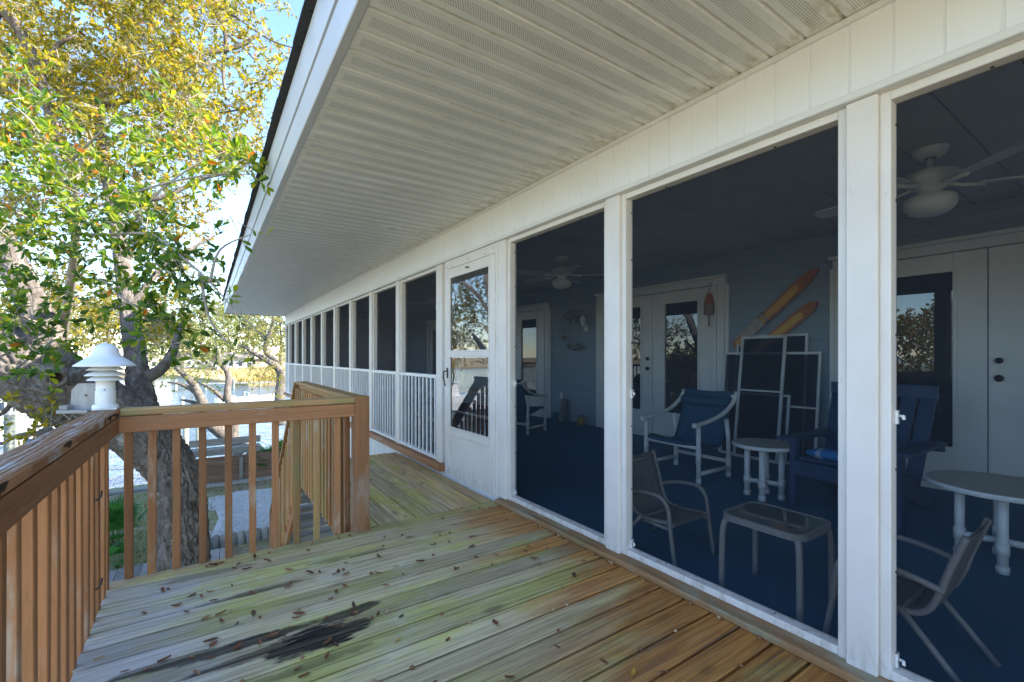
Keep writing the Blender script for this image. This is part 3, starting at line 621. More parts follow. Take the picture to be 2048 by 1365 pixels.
for ch_ in lamp.children: ch_.scale = (.78 if ch_.name.split('.')[0] != 'base' else .92,)*2+(1,)
c = at(176, 826, 2.62)
fd = thing('bird_feeder', 'small weathered wooden feeder with clipped board behind the lamp', 'bird feeder', (c.x-.01, c.y+.02, RZ-.03), radians(-28))
MB().prism([(-.085, .0), (.085, .0), (.085, .115), (.055, .145), (-.055, .145), (-.08, .11)], 1, -.0, .02) if False else None
b = MB(); b.prism([(x_, z_) for x_, z_ in ((-.085, .01), (.085, .01), (.085, .12), (.055, .158), (-.045, .158), (-.080, .12))], 1, .0, .02)
bb = MB(); bb.add([(x_, yy, z_) for yy in (0, .02) for x_, z_ in ((-.085, .01), (.085, .01), (.085, .12), (.055, .158), (-.045, .158), (-.080, .12))], [(0,1,2,3,4,5), (11,10,9,8,7,6)]+[(i, 6+i, 6+(i+1) % 6, (i+1) % 6) for i in range(6)])
bb.build('back_board', M_greywood[2], fd, True); MB().cbox(-.100, .06, -.075, -.001, -.008, .010, .002, 0).build('tray', M_greywood[0], fd, True); MB().cbox(-.098, -.055, -.06, -.02, .011, .036, .003, 0).build('block', M_greywood[0], fd, True)
MB().tube([(0.0, -.002, .09), (.0, -.006, .09)], .006, 8).build('screw', M_screw, fd, True)
MB().cbox(-.02, .05, .021, .07, -.25, -.009, .003, 2).build('bracket', M_greywood[2], fd, True)
c = at(126, 855, 2.45)
sp = thing('spot_light', 'small black floodlight clamped outside the railing cap', 'floodlight', (RX-.155, 2.58, RZ-.06)); MB().cbox(-.02, .02, -.035, .035, .005, .052, .006, 1).build('housing', M_black, sp, True); MB().cbox(.02, .045, -.015, .015, -.02, .01, .002, 0).build('clamp', M_black, sp, True)

# ------------------------------------------------------------------ vegetation
LEAF = np.array([(0, 0, 0), (.28, .33, .02), (.60, .50, .02), (.87, .33, -.02), (1, 0, -.05), (.87, -.33, -.02), (.60, -.50, .02), (.28, -.33, .02), (.55, 0, -.08)])   # x along, y across
LF = np.array([(8, (i+1) % 8, i) for i in range(8)])
LEAF4 = np.array([(0, 0, 0), (.5, .5, .04), (1, 0, 0), (.5, -.5, .04)]); LF4 = np.array([(0, 3, 1), (3, 2, 1)])
def basis(n, d):
    d = d/np.linalg.norm(d, axis=1, keepdims=True); r = nrs.randn(n, 3); r[:, 2] += .9
    b = np.cross(d, r); b /= np.linalg.norm(b, axis=1, keepdims=True)+1e-9; c = np.cross(b, d); return d, b, c
def leaves(pos, dirs, L, W, cols, simple=False):
    n = len(pos); T, F = (LEAF4, LF4) if simple else (LEAF, LF)
    d, b, c = basis(n, dirs)
    L = np.broadcast_to(L, n); W = np.broadcast_to(W, n)
    v = pos[:, None]+T[None, :, 0:1]*(d*L[:, None])[:, None]+T[None, :, 1:2]*(b*W[:, None])[:, None]+T[None, :, 2:3]*(c*L[:, None])[:, None]
    f = F[None]+(len(T)*np.arange(n))[:, None, None]
    return v.reshape(-1, 3), f.reshape(-1, 3), np.repeat(cols, len(T), 0)
def fol_mesh(name, parts, m):
    V = []; F = []; Cc = []; o_ = 0
    for v, f, c in parts: V.append(v); F.append(f+o_); Cc.append(c); o_ += len(v)
    return np_mesh(name, np.concatenate(V), np.concatenate(F), m, False, np.concatenate(Cc))
def twigs(blobs, per, ln):
    """blobs: (centre, radius, n) -> twig base points and directions"""
    P, D = [], []
    for c, r, n in blobs:
        q = nrs.randn(n, 3); q /= np.linalg.norm(q, axis=1, keepdims=True)
        rad = r*(.25+.75*nrs.rand(n, 1)**.6); p = np.array(c)+q*rad*np.array([1, 1, .75]); P.append(p)
        d = q*.8+nrs.randn(n, 3)*.6+np.array([0, 0, -.05]); D.append(d/np.linalg.norm(d, axis=1, keepdims=True))
    return np.concatenate(P), np.concatenate(D)
def twig_leaves(P, D, per, ln, L, asp, pal, w, simple, spread=1.0):
    n = len(P); t = nrs.rand(n, per, 1)**.7; pos = P[:, None]+D[:, None]*t*ln
    d = D[:, None]*.7+nrs.randn(n, per, 3)*.75*spread; pos = pos.reshape(-1, 3); d = d.reshape(-1, 3); N = len(pos)
    l = L*(.45+.95*nrs.rand(N)); return leaves(pos, d, l, l*asp, rcol(N, pal, w), simple)
def twig_mesh(P, D, ln, r):
    n = len(P); d, b, c = basis(n, D); a = np.array([0, 2.1, 4.2]); ring = b[:, None]*np.cos(a)[None, :, None]+c[:, None]*np.sin(a)[None, :, None]
    v = np.concatenate([P[:, None]-D[:, None]*ln*.5+ring*r, P[:, None]+D[:, None]*ln+ring*r*.4], 1)
    f = np.array([(0,1,4),(0,4,3),(1,2,5),(1,5,4),(2,0,3),(2,3,5)])[None]+6*np.arange(n)[:, None, None]
    return v.reshape(-1, 3), f.reshape(-1, 3)
def smooth_path(pts, rr, k):
    pts = [Vector(p) for p in pts]; out = []; ro = []; n = len(pts)
    for i in range(n-1):
        p0, p1, p2, p3 = pts[max(i-1, 0)], pts[i], pts[i+1], pts[min(i+2, n-1)]
        for j in range(k):
            t = j/k; out.append(.5*((2*p1)+(-p0+p2)*t+(2*p0-5*p1+4*p2-p3)*t*t+(-p0+3*p1-3*p2+p3)*t**3)); ro.append(rr[i]*(1-t)+rr[i+1]*t)
    out.append(pts[-1]); ro.append(rr[-1]); return out, ro
def bark_tube(b, pts, rr, n=40, k=16, depth=.022, wid=.055, lump=.10):
    """a limb whose surface carries real bark plates: furrows run along it and braid"""
    P, R = smooth_path(pts, rr, k); base = len(b.v); b.tube(P, R, n, False); sd = rnd.uniform(0, 90)
    m = len(P); dist = [0]; nz = mnoise.noise
    for i in range(1, m): dist.append(dist[-1]+(P[i]-P[i-1]).length)
    for i in range(m):
        R0 = R[i]; dp = min(depth, R0*.16)
        for j in range(n):
            q = Vector(b.v[base+i*n+j]); r = q-P[i]; a = 2*pi*j/n; ca, sa = cos(a), sin(a)
            w = nz(Vector((ca*1.3, sa*1.3, dist[i]*1.3+sd)))*lump
            x, y, z = ca*R0/wid, sa*R0/wid, dist[i]/wid*.30+sd
            wx = nz(Vector((x*.7, y*.7, z*1.6+7)))*.9
            f1 = min(1, abs(nz(Vector((x+wx, y-wx, z))))*3.4); f2 = min(1, abs(nz(Vector((x*1.9+3, y*1.9+wx, z*2.6+5))))*3.5); f3 = nz(Vector((x*4.5, y*4.5, z*9)))
            b.v[base+i*n+j] = tuple(P[i]+r*(1+w)+r.normalized()*dp*(-1.0*(1-f1)-.45*(1-f2)+.22*f3))
    return P, R
def limb(b, pts, rr, n=8, k=6): P, R = smooth_path(pts, rr, k); b.tube(P, R, n, True); return P
# --- live oak
oak = thing('live_oak_tree', 'big gnarled live oak with furrowed trunk leaning past the deck corner', 'tree', (-.25, 6.8, GZ))
tb = MB()
bark_tube(tb, [(-.12, 6.72, GZ-.1), at(374, 1230, 5.5), at(368, 1130, 5.5), at(366, 1020, 5.5), at(348, 945, 5.45), at(300, 885, 5.35), at(225, 832, 5.2), at(140, 785, 5.05), at(60, 738, 4.95), at(-30, 690, 4.9), at(-160, 610, 4.9), at(-330, 500, 5.0)],
    [.42, .33, .275, .25, .26, .29, .30, .385, .36, .32, .28, .22], 150, 36, .040, .062, .12)
trunk = tb.build('trunk', M_bark, oak)
lb = MB(); bark_tube(lb, [at(318, 900, 5.35), at(292, 830, 5.5), at(278, 760, 5.7), at(268, 690, 5.9), at(258, 620, 6.1), at(246, 540, 6.3), at(236, 470, 6.5), at(222, 390, 6.8), at(205, 300, 7.1), at(200, 200, 7.4), at(235, 90, 7.6), at(260, -40, 7.8)],
    [.20, .155, .135, .118, .105, .10, .096, .085, .075, .065, .05, .04], 72, 26, .022, .05); lb.build('limb', M_bark, oak)
lb = MB(); bark_tube(lb, [at(105, 745, 4.95), at(95, 690, 4.95), at(72, 625, 4.95), at(35, 550, 5.0), at(2, 480, 5.1), at(-45, 390, 5.3), at(-70, 280, 5.6), at(-60, 150, 6.0), at(-30, 0, 6.3), at(20, -150, 6.5)],
    [.22, .165, .145, .13, .125, .115, .10, .085, .07, .05], 72, 26, .022, .05); lb.build('limb', M_bark, oak)
br = MB(); tips = []
for pts, rr in (([(0, 12, 6.0), (35, 55, 6.1), (62, 105, 6.2), (80, 150, 6.25), (95, 215, 6.3), (112, 265, 6.4), (132, 312, 6.5), (158, 372, 6.6)], [.07, .065, .06, .06, .055, .05, .045, .04]),
    ([(60, 130, 6.2), (95, 120, 6.3), (110, 95, 6.4), (150, 70, 6.5)], [.05, .04, .03, .02]), ([(-40, 60, 6.1), (0, 12, 6.0), (-20, -60, 6)], [.05, .06, .05]),
    ([(200, 210, 7.4), (290, 190, 7.5), (355, 140, 7.6), (415, 108, 7.8), (478, 92, 8.0), (530, 60, 8.2)], [.06, .05, .05, .045, .04, .02]),
    ([(420, -30, 8), (432, 20, 8), (452, 75, 8), (446, 140, 8), (452, 200, 8)], [.05, .045, .04, .03, .015]), ([(235, 90, 7.6), (300, 20, 7.8), (380, -30, 8), (430, -60, 8.1)], [.06, .05, .05, .05]),
    ([(430, 10, 8), (480, 40, 8.1), (540, 80, 8.3), (600, 100, 8.4)], [.025, .02, .014, .008]), ([(446, 60, 8), (500, 110, 8.1), (545, 160, 8.2), (575, 185, 8.2)], [.02, .015, .01, .006]),
    ([(222, 390, 6.8), (290, 400, 6.9), (340, 390, 7), (400, 360, 7.2), (470, 345, 7.4)], [.05, .04, .035, .025, .012]), ([(258, 620, 6.1), (320, 540, 6.4), (380, 500, 6.8), (430, 470, 7.2)], [.05, .035, .025, .012]),
    ([(278, 760, 5.7), (318, 742, 5.8), (345, 705, 6), (360, 650, 6.4)], [.09, .07, .055, .03]), ([(205, 300, 7.1), (260, 260, 7.2), (340, 250, 7.4), (420, 230, 7.6), (510, 215, 7.8)], [.05, .04, .03, .02, .01]),
    ([(140, 790, 4.95), (90, 860, 4.8), (40, 870, 4.75), (0, 890, 4.7)], [.05, .03, .02, .012]), ([(30, 800, 4.9), (0, 830, 4.8), (-40, 840, 4.8)], [.03, .02, .01]), ([(100, 850, 4.8), (60, 900, 4.75), (20, 930, 4.7)], [.018, .012, .006])):
    br = MB(); limb(br, [at(*p) for p in pts], rr, 9); br.build('branch', M_bark, oak)
# knot hole on the big limb
kc = at(112, 756, 4.56); kd = (cam.location-kc).normalized()
km = MB().lathe([(.100, -.12), (.098, .02), (.085, .05), (.066, .058), (.055, .04), (.05, -.02), (.045, -.10)], 20).mesh('knot_collar', M_bark); o = link('knot_collar', km, oak); o.location = kc-oak.location; o.rotation_euler = kd.to_track_quat('Z', 'Y').to_euler()
o = link('knot_hole', MB().lathe([(0, -.06), (.052, -.02), (.056, .02)], 20).mesh('knot_hole', M_hole), oak); o.location = kc-oak.location; o.rotation_euler = kd.to_track_quat('Z', 'Y').to_euler()
OAKP = [(.22, .21, .03), (.33, .27, .025), (.48, .33, .025), (.11, .14, .03), (.45, .16, .025)]
def fillblobs(x0, x1, y0, y1, n, d0, d1, r, nt, keep=None):
    out = []
    while len(out) < n:
        x = nrs.uniform(x0, x1); y = nrs.uniform(y0, y1)
        if keep and not keep(x, y): continue
        d = nrs.uniform(d0, d1); out.append((tuple(at(x, y, d)), r*(.6+.8*nrs.rand())*d/7, int(nt*(.6+.8*nrs.rand()))))
    return out
blobs = fillblobs(-40, 430, -60, 330, 120, 5.8, 9.0, .36, 22)+fillblobs(400, 600, -40, 330, 55, 7.0, 9.0, .22, 11, lambda x, y: x < 620-y*.32)+fillblobs(-40, 340, 320, 700, 58, 6.6, 10, .36, 20)+fillblobs(300, 450, 330, 620, 14, 7, 9, .28, 12)
blobs += fillblobs(-420, -60, -300, 500, 16, 5.5, 9, .5, 20)+fillblobs(-100, 560, -260, -70, 14, 6, 9.5, .5, 20)
blobs += [(tuple(at(130, 840, 4.75)), .14, 14), (tuple(at(80, 870, 4.7)), .12, 12), (tuple(at(30, 800, 4.8)), .16, 10)]
P, D = twigs(blobs, 0, 0); tv_, tf_ = twig_mesh(P, D, .24, .0045)
crown = link('crown', fol_mesh('crown', [twig_leaves(P, D, 15, .26, .074, .42, OAKP, [5, 5, 4, 3, .5], True)], M_leaf), None); 
me = crown.data; crown.parent = oak; me.transform(Matrix.Translation(-oak.location)); stuff(crown)
tw = link('twigs', np_mesh('twigs', tv_-np.array(oak.location), tf_, M_bark2), oak); stuff(tw)
# --- young broad-leaved tree close to the deck
bay = thing('young_bay_tree', 'slender young tree with large glossy green leaves reaching over the railing', 'tree', (at(122, 720, 5.75).x, at(122, 720, 5.75).y, GZ))
bt = MB(); p0 = at(122, 720, 5.75); limb(bt, [(p0.x, p0.y, GZ-.05), (p0.x+.02, p0.y-.02, -.8), at(122, 745, 5.7), at(127, 660, 5.3), at(140, 580, 4.8), at(150, 490, 4.4), at(152, 400, 4.2), at(160, 330, 4.2), at(178, 280, 4.25)], [.06, .052, .048, .045, .04, .034, .024, .013, .004], 12, 8); bt.build('trunk', M_bark2, bay)
bbm = MB()
for pts in ([(150, 470, 4.25), (220, 470, 3.9), (300, 470, 3.6), (370, 520, 3.4), (420, 565, 3.3), (470, 620, 3.25), (545, 690, 3.2)], [(150, 430, 4.2), (230, 400, 4.0), (320, 370, 3.8), (420, 350, 3.7), (500, 350, 3.6)], [(142, 560, 4.7), (200, 560, 4.0), (250, 600, 3.7), (330, 650, 3.5)],
    [(145, 500, 4.2), (80, 450, 3.9), (20, 420, 3.7), (-60, 400, 3.6)], [(127, 665, 5.25), (95, 690, 4.2), (60, 710, 3.7)], [(148, 380, 4.2), (100, 300, 4), (60, 240, 3.9), (10, 200, 3.9)], [(145, 320, 4.2), (220, 250, 4.1), (300, 210, 4.1)], [(250, 470, 3.8), (300, 400, 3.8), (390, 330, 3.8), (460, 300, 3.9)], [(420, 565, 3.3), (440, 500, 3.3), (500, 470, 3.3)], [(127, 660, 5.2), (60, 640, 4.3), (10, 620, 3.8)], [(400, 545, 3.35), (420, 640, 3.3), (470, 700, 3.3)]):
    bbm = MB(); limb(bbm, [at(*p) for p in pts], [.014-.011*i/(len(pts)-1) for i in range(len(pts))], 6, 5); bbm.build('branch', M_bark2, bay)
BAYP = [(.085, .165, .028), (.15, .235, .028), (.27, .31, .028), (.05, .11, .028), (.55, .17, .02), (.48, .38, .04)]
bb_ = []
for x, y, d, r, n in ((40, 360, 3.9, .32, 26), (90, 420, 3.8, .32, 30), (20, 470, 3.7, .30, 26), (-60, 420, 3.7, .35, 22), (170, 400, 3.9, .30, 26), (240, 430, 3.8, .28, 28), (300, 460, 3.7, .26, 28), (215, 510, 3.8, .26, 22), (330, 520, 3.5, .20, 20), (380, 545, 3.4, .15, 13), (120, 560, 3.9, .24, 14), (60, 600, 3.9, .26, 15), (20, 670, 3.8, .24, 16), (85, 690, 3.8, .16, 14), (90, 745, 3.7, .10, 8), (160, 590, 3.9, .2, 9),
    (240, 350, 4.0, .26, 20), (320, 330, 4.0, .26, 20), (400, 320, 3.9, .24, 18), (460, 330, 3.8, .18, 13), (500, 350, 3.7, .10, 7), (120, 300, 4.1, .32, 22), (40, 250, 4.0, .34, 22), (200, 260, 4.2, .3, 18), (290, 240, 4.2, .26, 14), (60, 170, 4.2, .3, 12), (380, 220, 4.2, .22, 10), (310, 640, 3.5, .15, 14), (340, 680, 3.5, .13, 12), (260, 610, 3.7, .14, 8), (350, 600, 3.45, .10, 7), (-120, 620, 3.8, .4, 20), (-150, 250, 4, .5, 24)):
    bb_.append((tuple(at(x, y, d)), r, n))
P, D = twigs(bb_, 0, 0)
tx = [at(*q) for q in ((425, 420, 3.35), (445, 445, 3.3), (470, 452, 3.3), (495, 455, 3.3), (440, 570, 3.3), (455, 600, 3.28), (470, 622, 3.26), (480, 640, 3.25), (492, 645, 3.25), (445, 655, 3.28), (430, 680, 3.28), (455, 685, 3.28), (505, 660, 3.2), (520, 690, 3.2), (475, 700, 3.2), (400, 640, 3.3), (410, 460, 3.4), (420, 590, 3.3))]
P = np.concatenate([P, np.array([tuple(q) for q in tx])]); D = np.concatenate([D, nrs.randn(len(tx), 3)*.5+np.array([.3, -.1, -.4])]); D /= np.linalg.norm(D, axis=1, keepdims=True)
tv_, tf_ = twig_mesh(P, D, .15, .0032)
per = 9; npt = len(P); t_ = nrs.rand(npt, per, 1)**.6; pos = (P[:, None]+D[:, None]*t_*.15); dd = D[:, None]*.75+nrs.randn(npt, per, 3)*.62
keepm = np.ones((npt, per), bool); keepm[-len(tx):, 3:] = False
pos = pos[keepm]; dd = dd[keepm]; N = len(pos); ll = .076*(.5+.8*nrs.rand(N)); hi_ = (pos[:, 2]+.35*nrs.randn(N) > 2.35)[:, None]; cc = np.where(hi_, rcol(N, BAYP, [1.5, 4, 7, 1, .5, 2.2], .25), rcol(N, BAYP, [5, 5, 2, 4, .12, .2], .25))  # higher leaves yellower, lower ones darker green: sun and shade put into leaf colour
depth = pos[:, 0]*S_+pos[:, 1]*C_; ppx = 1024+FPX*(pos[:, 0]*C_-pos[:, 1]*S_)/depth; ppy = HY-FPX*(pos[:, 2]-EYE)/depth
vis = (ppx > -5) & (ppx < 560) & (ppy > -5) & (ppy < 780); score = np.where(vis, ll/depth, 0); order = np.argsort(-score); top = order[:300]; rest = order[300:]
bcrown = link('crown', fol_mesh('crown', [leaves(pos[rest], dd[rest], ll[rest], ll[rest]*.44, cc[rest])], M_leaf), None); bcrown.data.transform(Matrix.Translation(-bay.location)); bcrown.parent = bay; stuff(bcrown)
o = link('twigs', np_mesh('twigs', tv_-np.array(bay.location), tf_, M_bark2), bay); stuff(o)
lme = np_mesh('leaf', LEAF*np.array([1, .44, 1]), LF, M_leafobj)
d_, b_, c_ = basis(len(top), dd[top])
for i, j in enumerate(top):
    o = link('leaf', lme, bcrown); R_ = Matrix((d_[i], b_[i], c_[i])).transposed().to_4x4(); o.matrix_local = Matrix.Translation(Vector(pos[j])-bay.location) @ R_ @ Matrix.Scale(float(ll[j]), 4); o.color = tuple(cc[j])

# --- smaller trees behind
def small_tree(name, label, base, limbs, blobs_px, L, per, pal, w, ln=.3, bark=M_bark, group=None, tw=True):
    t = thing(name, label, 'tree', base, 0, group); b = MB()
    for i, (pts, rr) in enumerate(limbs):
        bb2 = b if i == 0 else MB(); limb(bb2, pts, rr, 10, 6); bb2.build('trunk' if i == 0 else 'limb', bark, t)
    P, D = twigs(blobs_px, 0, 0)
    parts = [twig_leaves(P, D, per, ln, L, .45, pal, w, True)]
    c = link('crown', fol_mesh('crown', parts, M_leaf), None); c.data.transform(Matrix.Translation(-t.location)); c.parent = t; stuff(c)
    if tw: v, f = twig_mesh(P, D, ln, L*.06); o = link('twigs', np_mesh('twigs', v-np.array(t.location), f, bark), t); stuff(o)
    return t
MIDP = [(.16, .19, .06), (.24, .25, .07), (.34, .31, .08), (.09, .13, .05)]
def px_blobs(lst): return [(tuple(at(x, y, d)), r, n) for x, y, d, r, n in lst]
B0 = at(485, 905, 17.5)
small_tree('twisted_shore_oak', 'twisted small oak with forked pale limbs leaning over the water', (B0.x, B0.y, GZ),
    [([(B0.x, B0.y, GZ-.2), at(478, 892, 17.4), at(462, 880, 17.2), at(440, 862, 17), at(418, 845, 16.8), at(408, 815, 16.7), at(398, 790, 16.6), at(380, 760, 16.5), at(350, 735, 16.4)], [.38, .30, .27, .24, .2, .17, .15, .12, .07]),
     ([at(465, 880, 17.2), at(468, 830, 17.2), at(455, 795, 17.2), at(457, 760, 17.3), at(452, 740, 17.3), at(438, 725, 17.3), at(430, 690, 17.2)], [.2, .16, .13, .11, .10, .08, .05]),
     ([at(408, 815, 16.7), at(385, 805, 16.6), at(362, 800, 16.6)], [.09, .07, .03]), ([at(450, 802, 17.2), at(432, 785, 17), at(418, 775, 17), at(395, 765, 17)], [.09, .07, .05, .02]), ([at(398, 790, 16.6), at(365, 770, 16.4), at(335, 765, 16.3)], [.08, .06, .03])],
    px_blobs([(x, y, nrs.uniform(15.5, 18.5), nrs.uniform(.35, .75), 26) for x, y in ((325, 700), (345, 665), (370, 720), (395, 690), (410, 650), (375, 640), (430, 620), (440, 665), (350, 740), (310, 660), (330, 620), (380, 600), (420, 735), (395, 770), (300, 720), (360, 560), (410, 560), (450, 700), (315, 760), (300, 600), (340, 580), (290, 680))]), .095, 14, MIDP, [4, 4, 2, 3], .4)
B1 = at(560, 820, 24)
small_tree('leaning_oak', 'leaning oak with bare arching limbs beyond the far house corner', (B1.x, B1.y, GZ),
    [([(B1.x, B1.y, GZ-.2), at(560, 790, 24), at(562, 765, 24), at(558, 740, 23.8), at(535, 722, 23.5), at(510, 708, 23), at(490, 695, 22.6), at(475, 690, 22.4)], [.34, .27, .24, .2, .15, .11, .08, .04]),
     ([at(560, 760, 24), at(552, 725, 24), at(530, 700, 24), at(545, 650, 24), at(550, 610, 24)], [.18, .14, .12, .09, .05]), ([at(535, 722, 23.5), at(500, 722, 23), at(470, 728, 23)], [.08, .05, .02])],
    px_blobs([(x, y, nrs.uniform(22, 27), nrs.uniform(.7, 1.2), 26) for x, y in ((470, 640), (490, 670), (515, 650), (540, 630), (555, 660), (530, 690), (505, 615), (550, 700), (480, 610), (460, 670), (545, 735), (555, 770), (600, 620), (620, 680), (580, 600), (520, 745))]), .12, 14, [(.20, .20, .06), (.30, .27, .07), (.38, .30, .08), (.11, .14, .05)], [4, 4, 3, 2], .5)
FARP = [(.17, .19, .09), (.24, .23, .10), (.32, .26, .12), (.12, .15, .08)]
far = [(-220, 120, 560), (-130, 105, 590), (-60, 110, 545), (20, 125, 610), (85, 100, 580), (150, 130, 560), (215, 120, 600), (290, 140, 585), (345, 125, 615), (400, 150, 600), (455, 160, 590), (505, 150, 615), (560, 140, 600), (620, 120, 570), (700, 130, 560)]
KIND = ['round-headed', 'tall loose', 'low spreading']; SIDE = ['far left, beyond the moored boat', 'behind the oak limb', 'above the tan marsh', 'beside the far house corner']
for i, (x, d, ytop) in enumerate(far):
    b = at(x, 0, d); z0 = -2.6; zt = EYE+d*(HY-ytop)/FPX; hgt = zt-z0; w_ = hgt*.42
    bl = [((b.x+nrs.randn()*w_*.5, b.y+nrs.randn()*w_*.4, z0+hgt*nrs.uniform(.22, .92)), w_*nrs.uniform(.28, .5), 22) for _ in range(16)]
    sx = 0 if x < 60 else 1 if x < 320 else 2 if x < 520 else 3
    small_tree('shore_tree', '%s hazy green tree on the far shore, %s%s' % (KIND[i % 3], SIDE[sx], ', the right one' if i == 11 else ' near the lamp' if i == 7 else ''), (b.x, b.y, z0), [([(b.x, b.y, z0-.2), (b.x+.3, b.y, z0+hgt*.4), (b.x-.2, b.y, z0+hgt*.85)], [.5, .35, .1])], bl, 1.0, 9, FARP, [4, 4, 2, 2], 1.6, M_bark, 'trees on the far shore', False)
for i, (x, y, hgt, lab) in enumerate(((-12, 11, 5.0, 'broad oak on the left bank nearest the seawall'), (-22, 6, 6.4, 'tall oak at the back of the left bank'), (-8.5, 13.4, 3.6, 'low bushy oak by the left seawall'), (-19, 1.5, 5.8, 'russet oak on the left bank level with the deck'), (-20, -3, 6, 'oak on the left bank behind the viewer'), (-17, 9, 5.6, 'russet oak between the broad and the tall one'), (-21, 12, 6, 'oak at the far end of the left bank'))):
    bl = [((x+nrs.randn()*hgt*.22, y+nrs.randn()*hgt*.22, GZ+hgt*nrs.uniform(.25, .95)), hgt*nrs.uniform(.10, .19), 40) for _ in range(20)]
    small_tree('bank_oak', lab, (x, y, GZ), [([(x, y, GZ-.2), (x+.2, y, GZ+hgt*.35), (x-.3, y+.2, GZ+hgt*.8)], [.3, .22, .08])], bl, .20, 11, [(.20, .19, .05), (.30, .20, .05), (.34, .16, .06), (.12, .14, .05)], [4, 3, 3, 3], .5, M_bark, 'oaks on the left bank', False)
# --- palmettos
M_frond = leaf_mat('palmetto_frond', False, .45, .35)
def palmetto(label, c, n, R, seed):
    t = thing('palmetto', label, 'palmetto', tuple(c), 0, 'palmettos by the oak'); g = np.random.RandomState(seed)
    for k in range(n):
        a = g.rand()*2*pi; el = g.uniform(.5, 1.35); L = R*g.uniform(.7, 1.1); hd = np.array([cos(a)*cos(el), sin(a)*cos(el), sin(el)]); tip = hd*L
        V = []; F = []; up = np.array([0, 0, 1.]); side = np.cross(hd, up); side /= np.linalg.norm(side); nor = np.cross(side, hd)
        for j in range(20):
            th = (j/19-.5)*2.9; d = hd*cos(th)+side*sin(th); fl_ = R*.62*(1-.25*abs(th)/1.5)*g.uniform(.9, 1.1); w = .016*R/.6
            p = np.cross(d, nor); q = tip+d*fl_*.5+nor*.03; e_ = tip+d*fl_+nor*-.10*fl_+np.array([0, 0, -.12*fl_]); m0 = len(V)
            V += [tip, q+p*w, q-p*w, e_]; F += [(m0, m0+2, m0+1), (m0+1, m0+2, m0+3)]
        gr = g.uniform(.7, 1.3); col = np.tile([.045*gr, .15*gr, .035*gr, 1], (len(V), 1))
        o = link('frond', np_mesh('frond', np.array(V), np.array(F), M_frond, False, col), t)
        MB().tube([(0, 0, 0), tuple(tip*.5+np.array([0, 0, -.03])), tuple(tip)], [.010, .008, .006], 5).build('stalk', M_frond2, o, True)
M_frond2 = plain('palmetto_stalk', (.10, .16, .05), None, 5, .6)
palmetto('full green palmetto between the left railing and the oak trunk', Vector((-1.35, 10.6, GZ)), 22, .62, 3)
palmetto('small low palmetto in the leaf litter beside the boardwalk', Vector((-1.18, 9.6, GZ)), 7, .36, 5)
palmetto('bushy palmetto seen between balusters next to the staircase', Vector((1.55, 15.0, GZ)), 24, .62, 8)
palmetto('ragged palmetto right behind the bushy one near the stairs', Vector((2.0, 15.35, GZ)), 16, .6, 9)

# ------------------------------------------------------------------ yard structures
bwk = thing('boardwalk', 'grey weathered plank boardwalk on the ground behind the deck', 'boardwalk', (-2, 8.6, GZ))
for k in range(34):
    xx = -4.6+k*.145; MB().cbox(xx, xx+.138, 8.02, 9.18, -2.09, -2.05+rnd.uniform(-.003, .003), .004, 1).build('plank', M_greywood[1], bwk)
for yy in (8.06, 9.10): MB().cbox(-4.6, .3, yy, yy+.045, GZ-.02, -2.092, .003, 0).build('joist', M_greywood[0], bwk)
le = thing('log_edging', 'row of upright grey log edging in front of the white gravel', 'garden edging', (.5, 9.6, GZ))
for k in range(16):
    xx = -.25+k*.13; r = .062; MB().lathe([(r, -.1), (r*1.02, .12), (r*.98, .19+.02*rnd.random()), (r*.8, .215), (0, .22)], 10, (xx, 9.68-.05*k/16, GZ)).build('log', M_greywood[2], le)
bn = thing('seawall_bench', 'grey plank bench on posts against the brown timber retaining wall', 'bench', (.5, 14.6, GZ))
for p, q in (((-.28, 14.45), (-.28, 14.45)), ((.98, 14.6), (.98, 14.6))): MB().cbox(p[0]-.05, p[0]+.05, p[1]-.05, p[1]+.05, GZ, -1.28, .004, 2).build('post', M_greywood[2], bn)
MB().cbox(-.42, 1.25, 14.34, 14.66, -1.276, -1.23, .006, 0).build('seat_plank', M_greywood[0], bn); MB().cbox(-.42, 1.25, 14.30, 14.338, -1.40, -1.25, .005, 0).build('front_rail', M_greywood[0], bn)
MB().cbox(-.38, 1.28, 14.68, 14.72, -1.20, -1.02, .005, 0).build('back_rail', M_greywood[0], bn)
rw = thing('timber_retaining_wall', 'low brown plank retaining wall behind the lawn', 'wall', (.8, 14.7, GZ))
for k in range(3): MB().cbox(-.35, 2.1, 14.53, 14.58, GZ-.02+k*.245, GZ+.22+k*.245, .005, 0).build('plank', M_brownwood, rw)
for xx in (-.3, .75, 1.9): MB().cbox(xx, xx+.09, 14.47, 14.525, GZ, GZ+.66, .004, 2).build('post', M_greywood[2], rw)
MB().cbox(-.1, 2.2, 14.2, 14.46, GZ-.02, GZ+.05, .008, 0).build('concrete_strip', M_concrete, rw)
swl = thing('seawall', 'dark-capped timber seawall along the lawn edge', 'seawall', (-5, 14.85, GZ))
MB().cbox(-40, -.55, 14.72, 14.98, GZ-.04, GZ+.07, .01, 0).build('cap', M_greywood[0], swl); MB().box(-40, -.55, 14.88, 14.95, -4.6, GZ-.045).build('face', M_pile, swl)
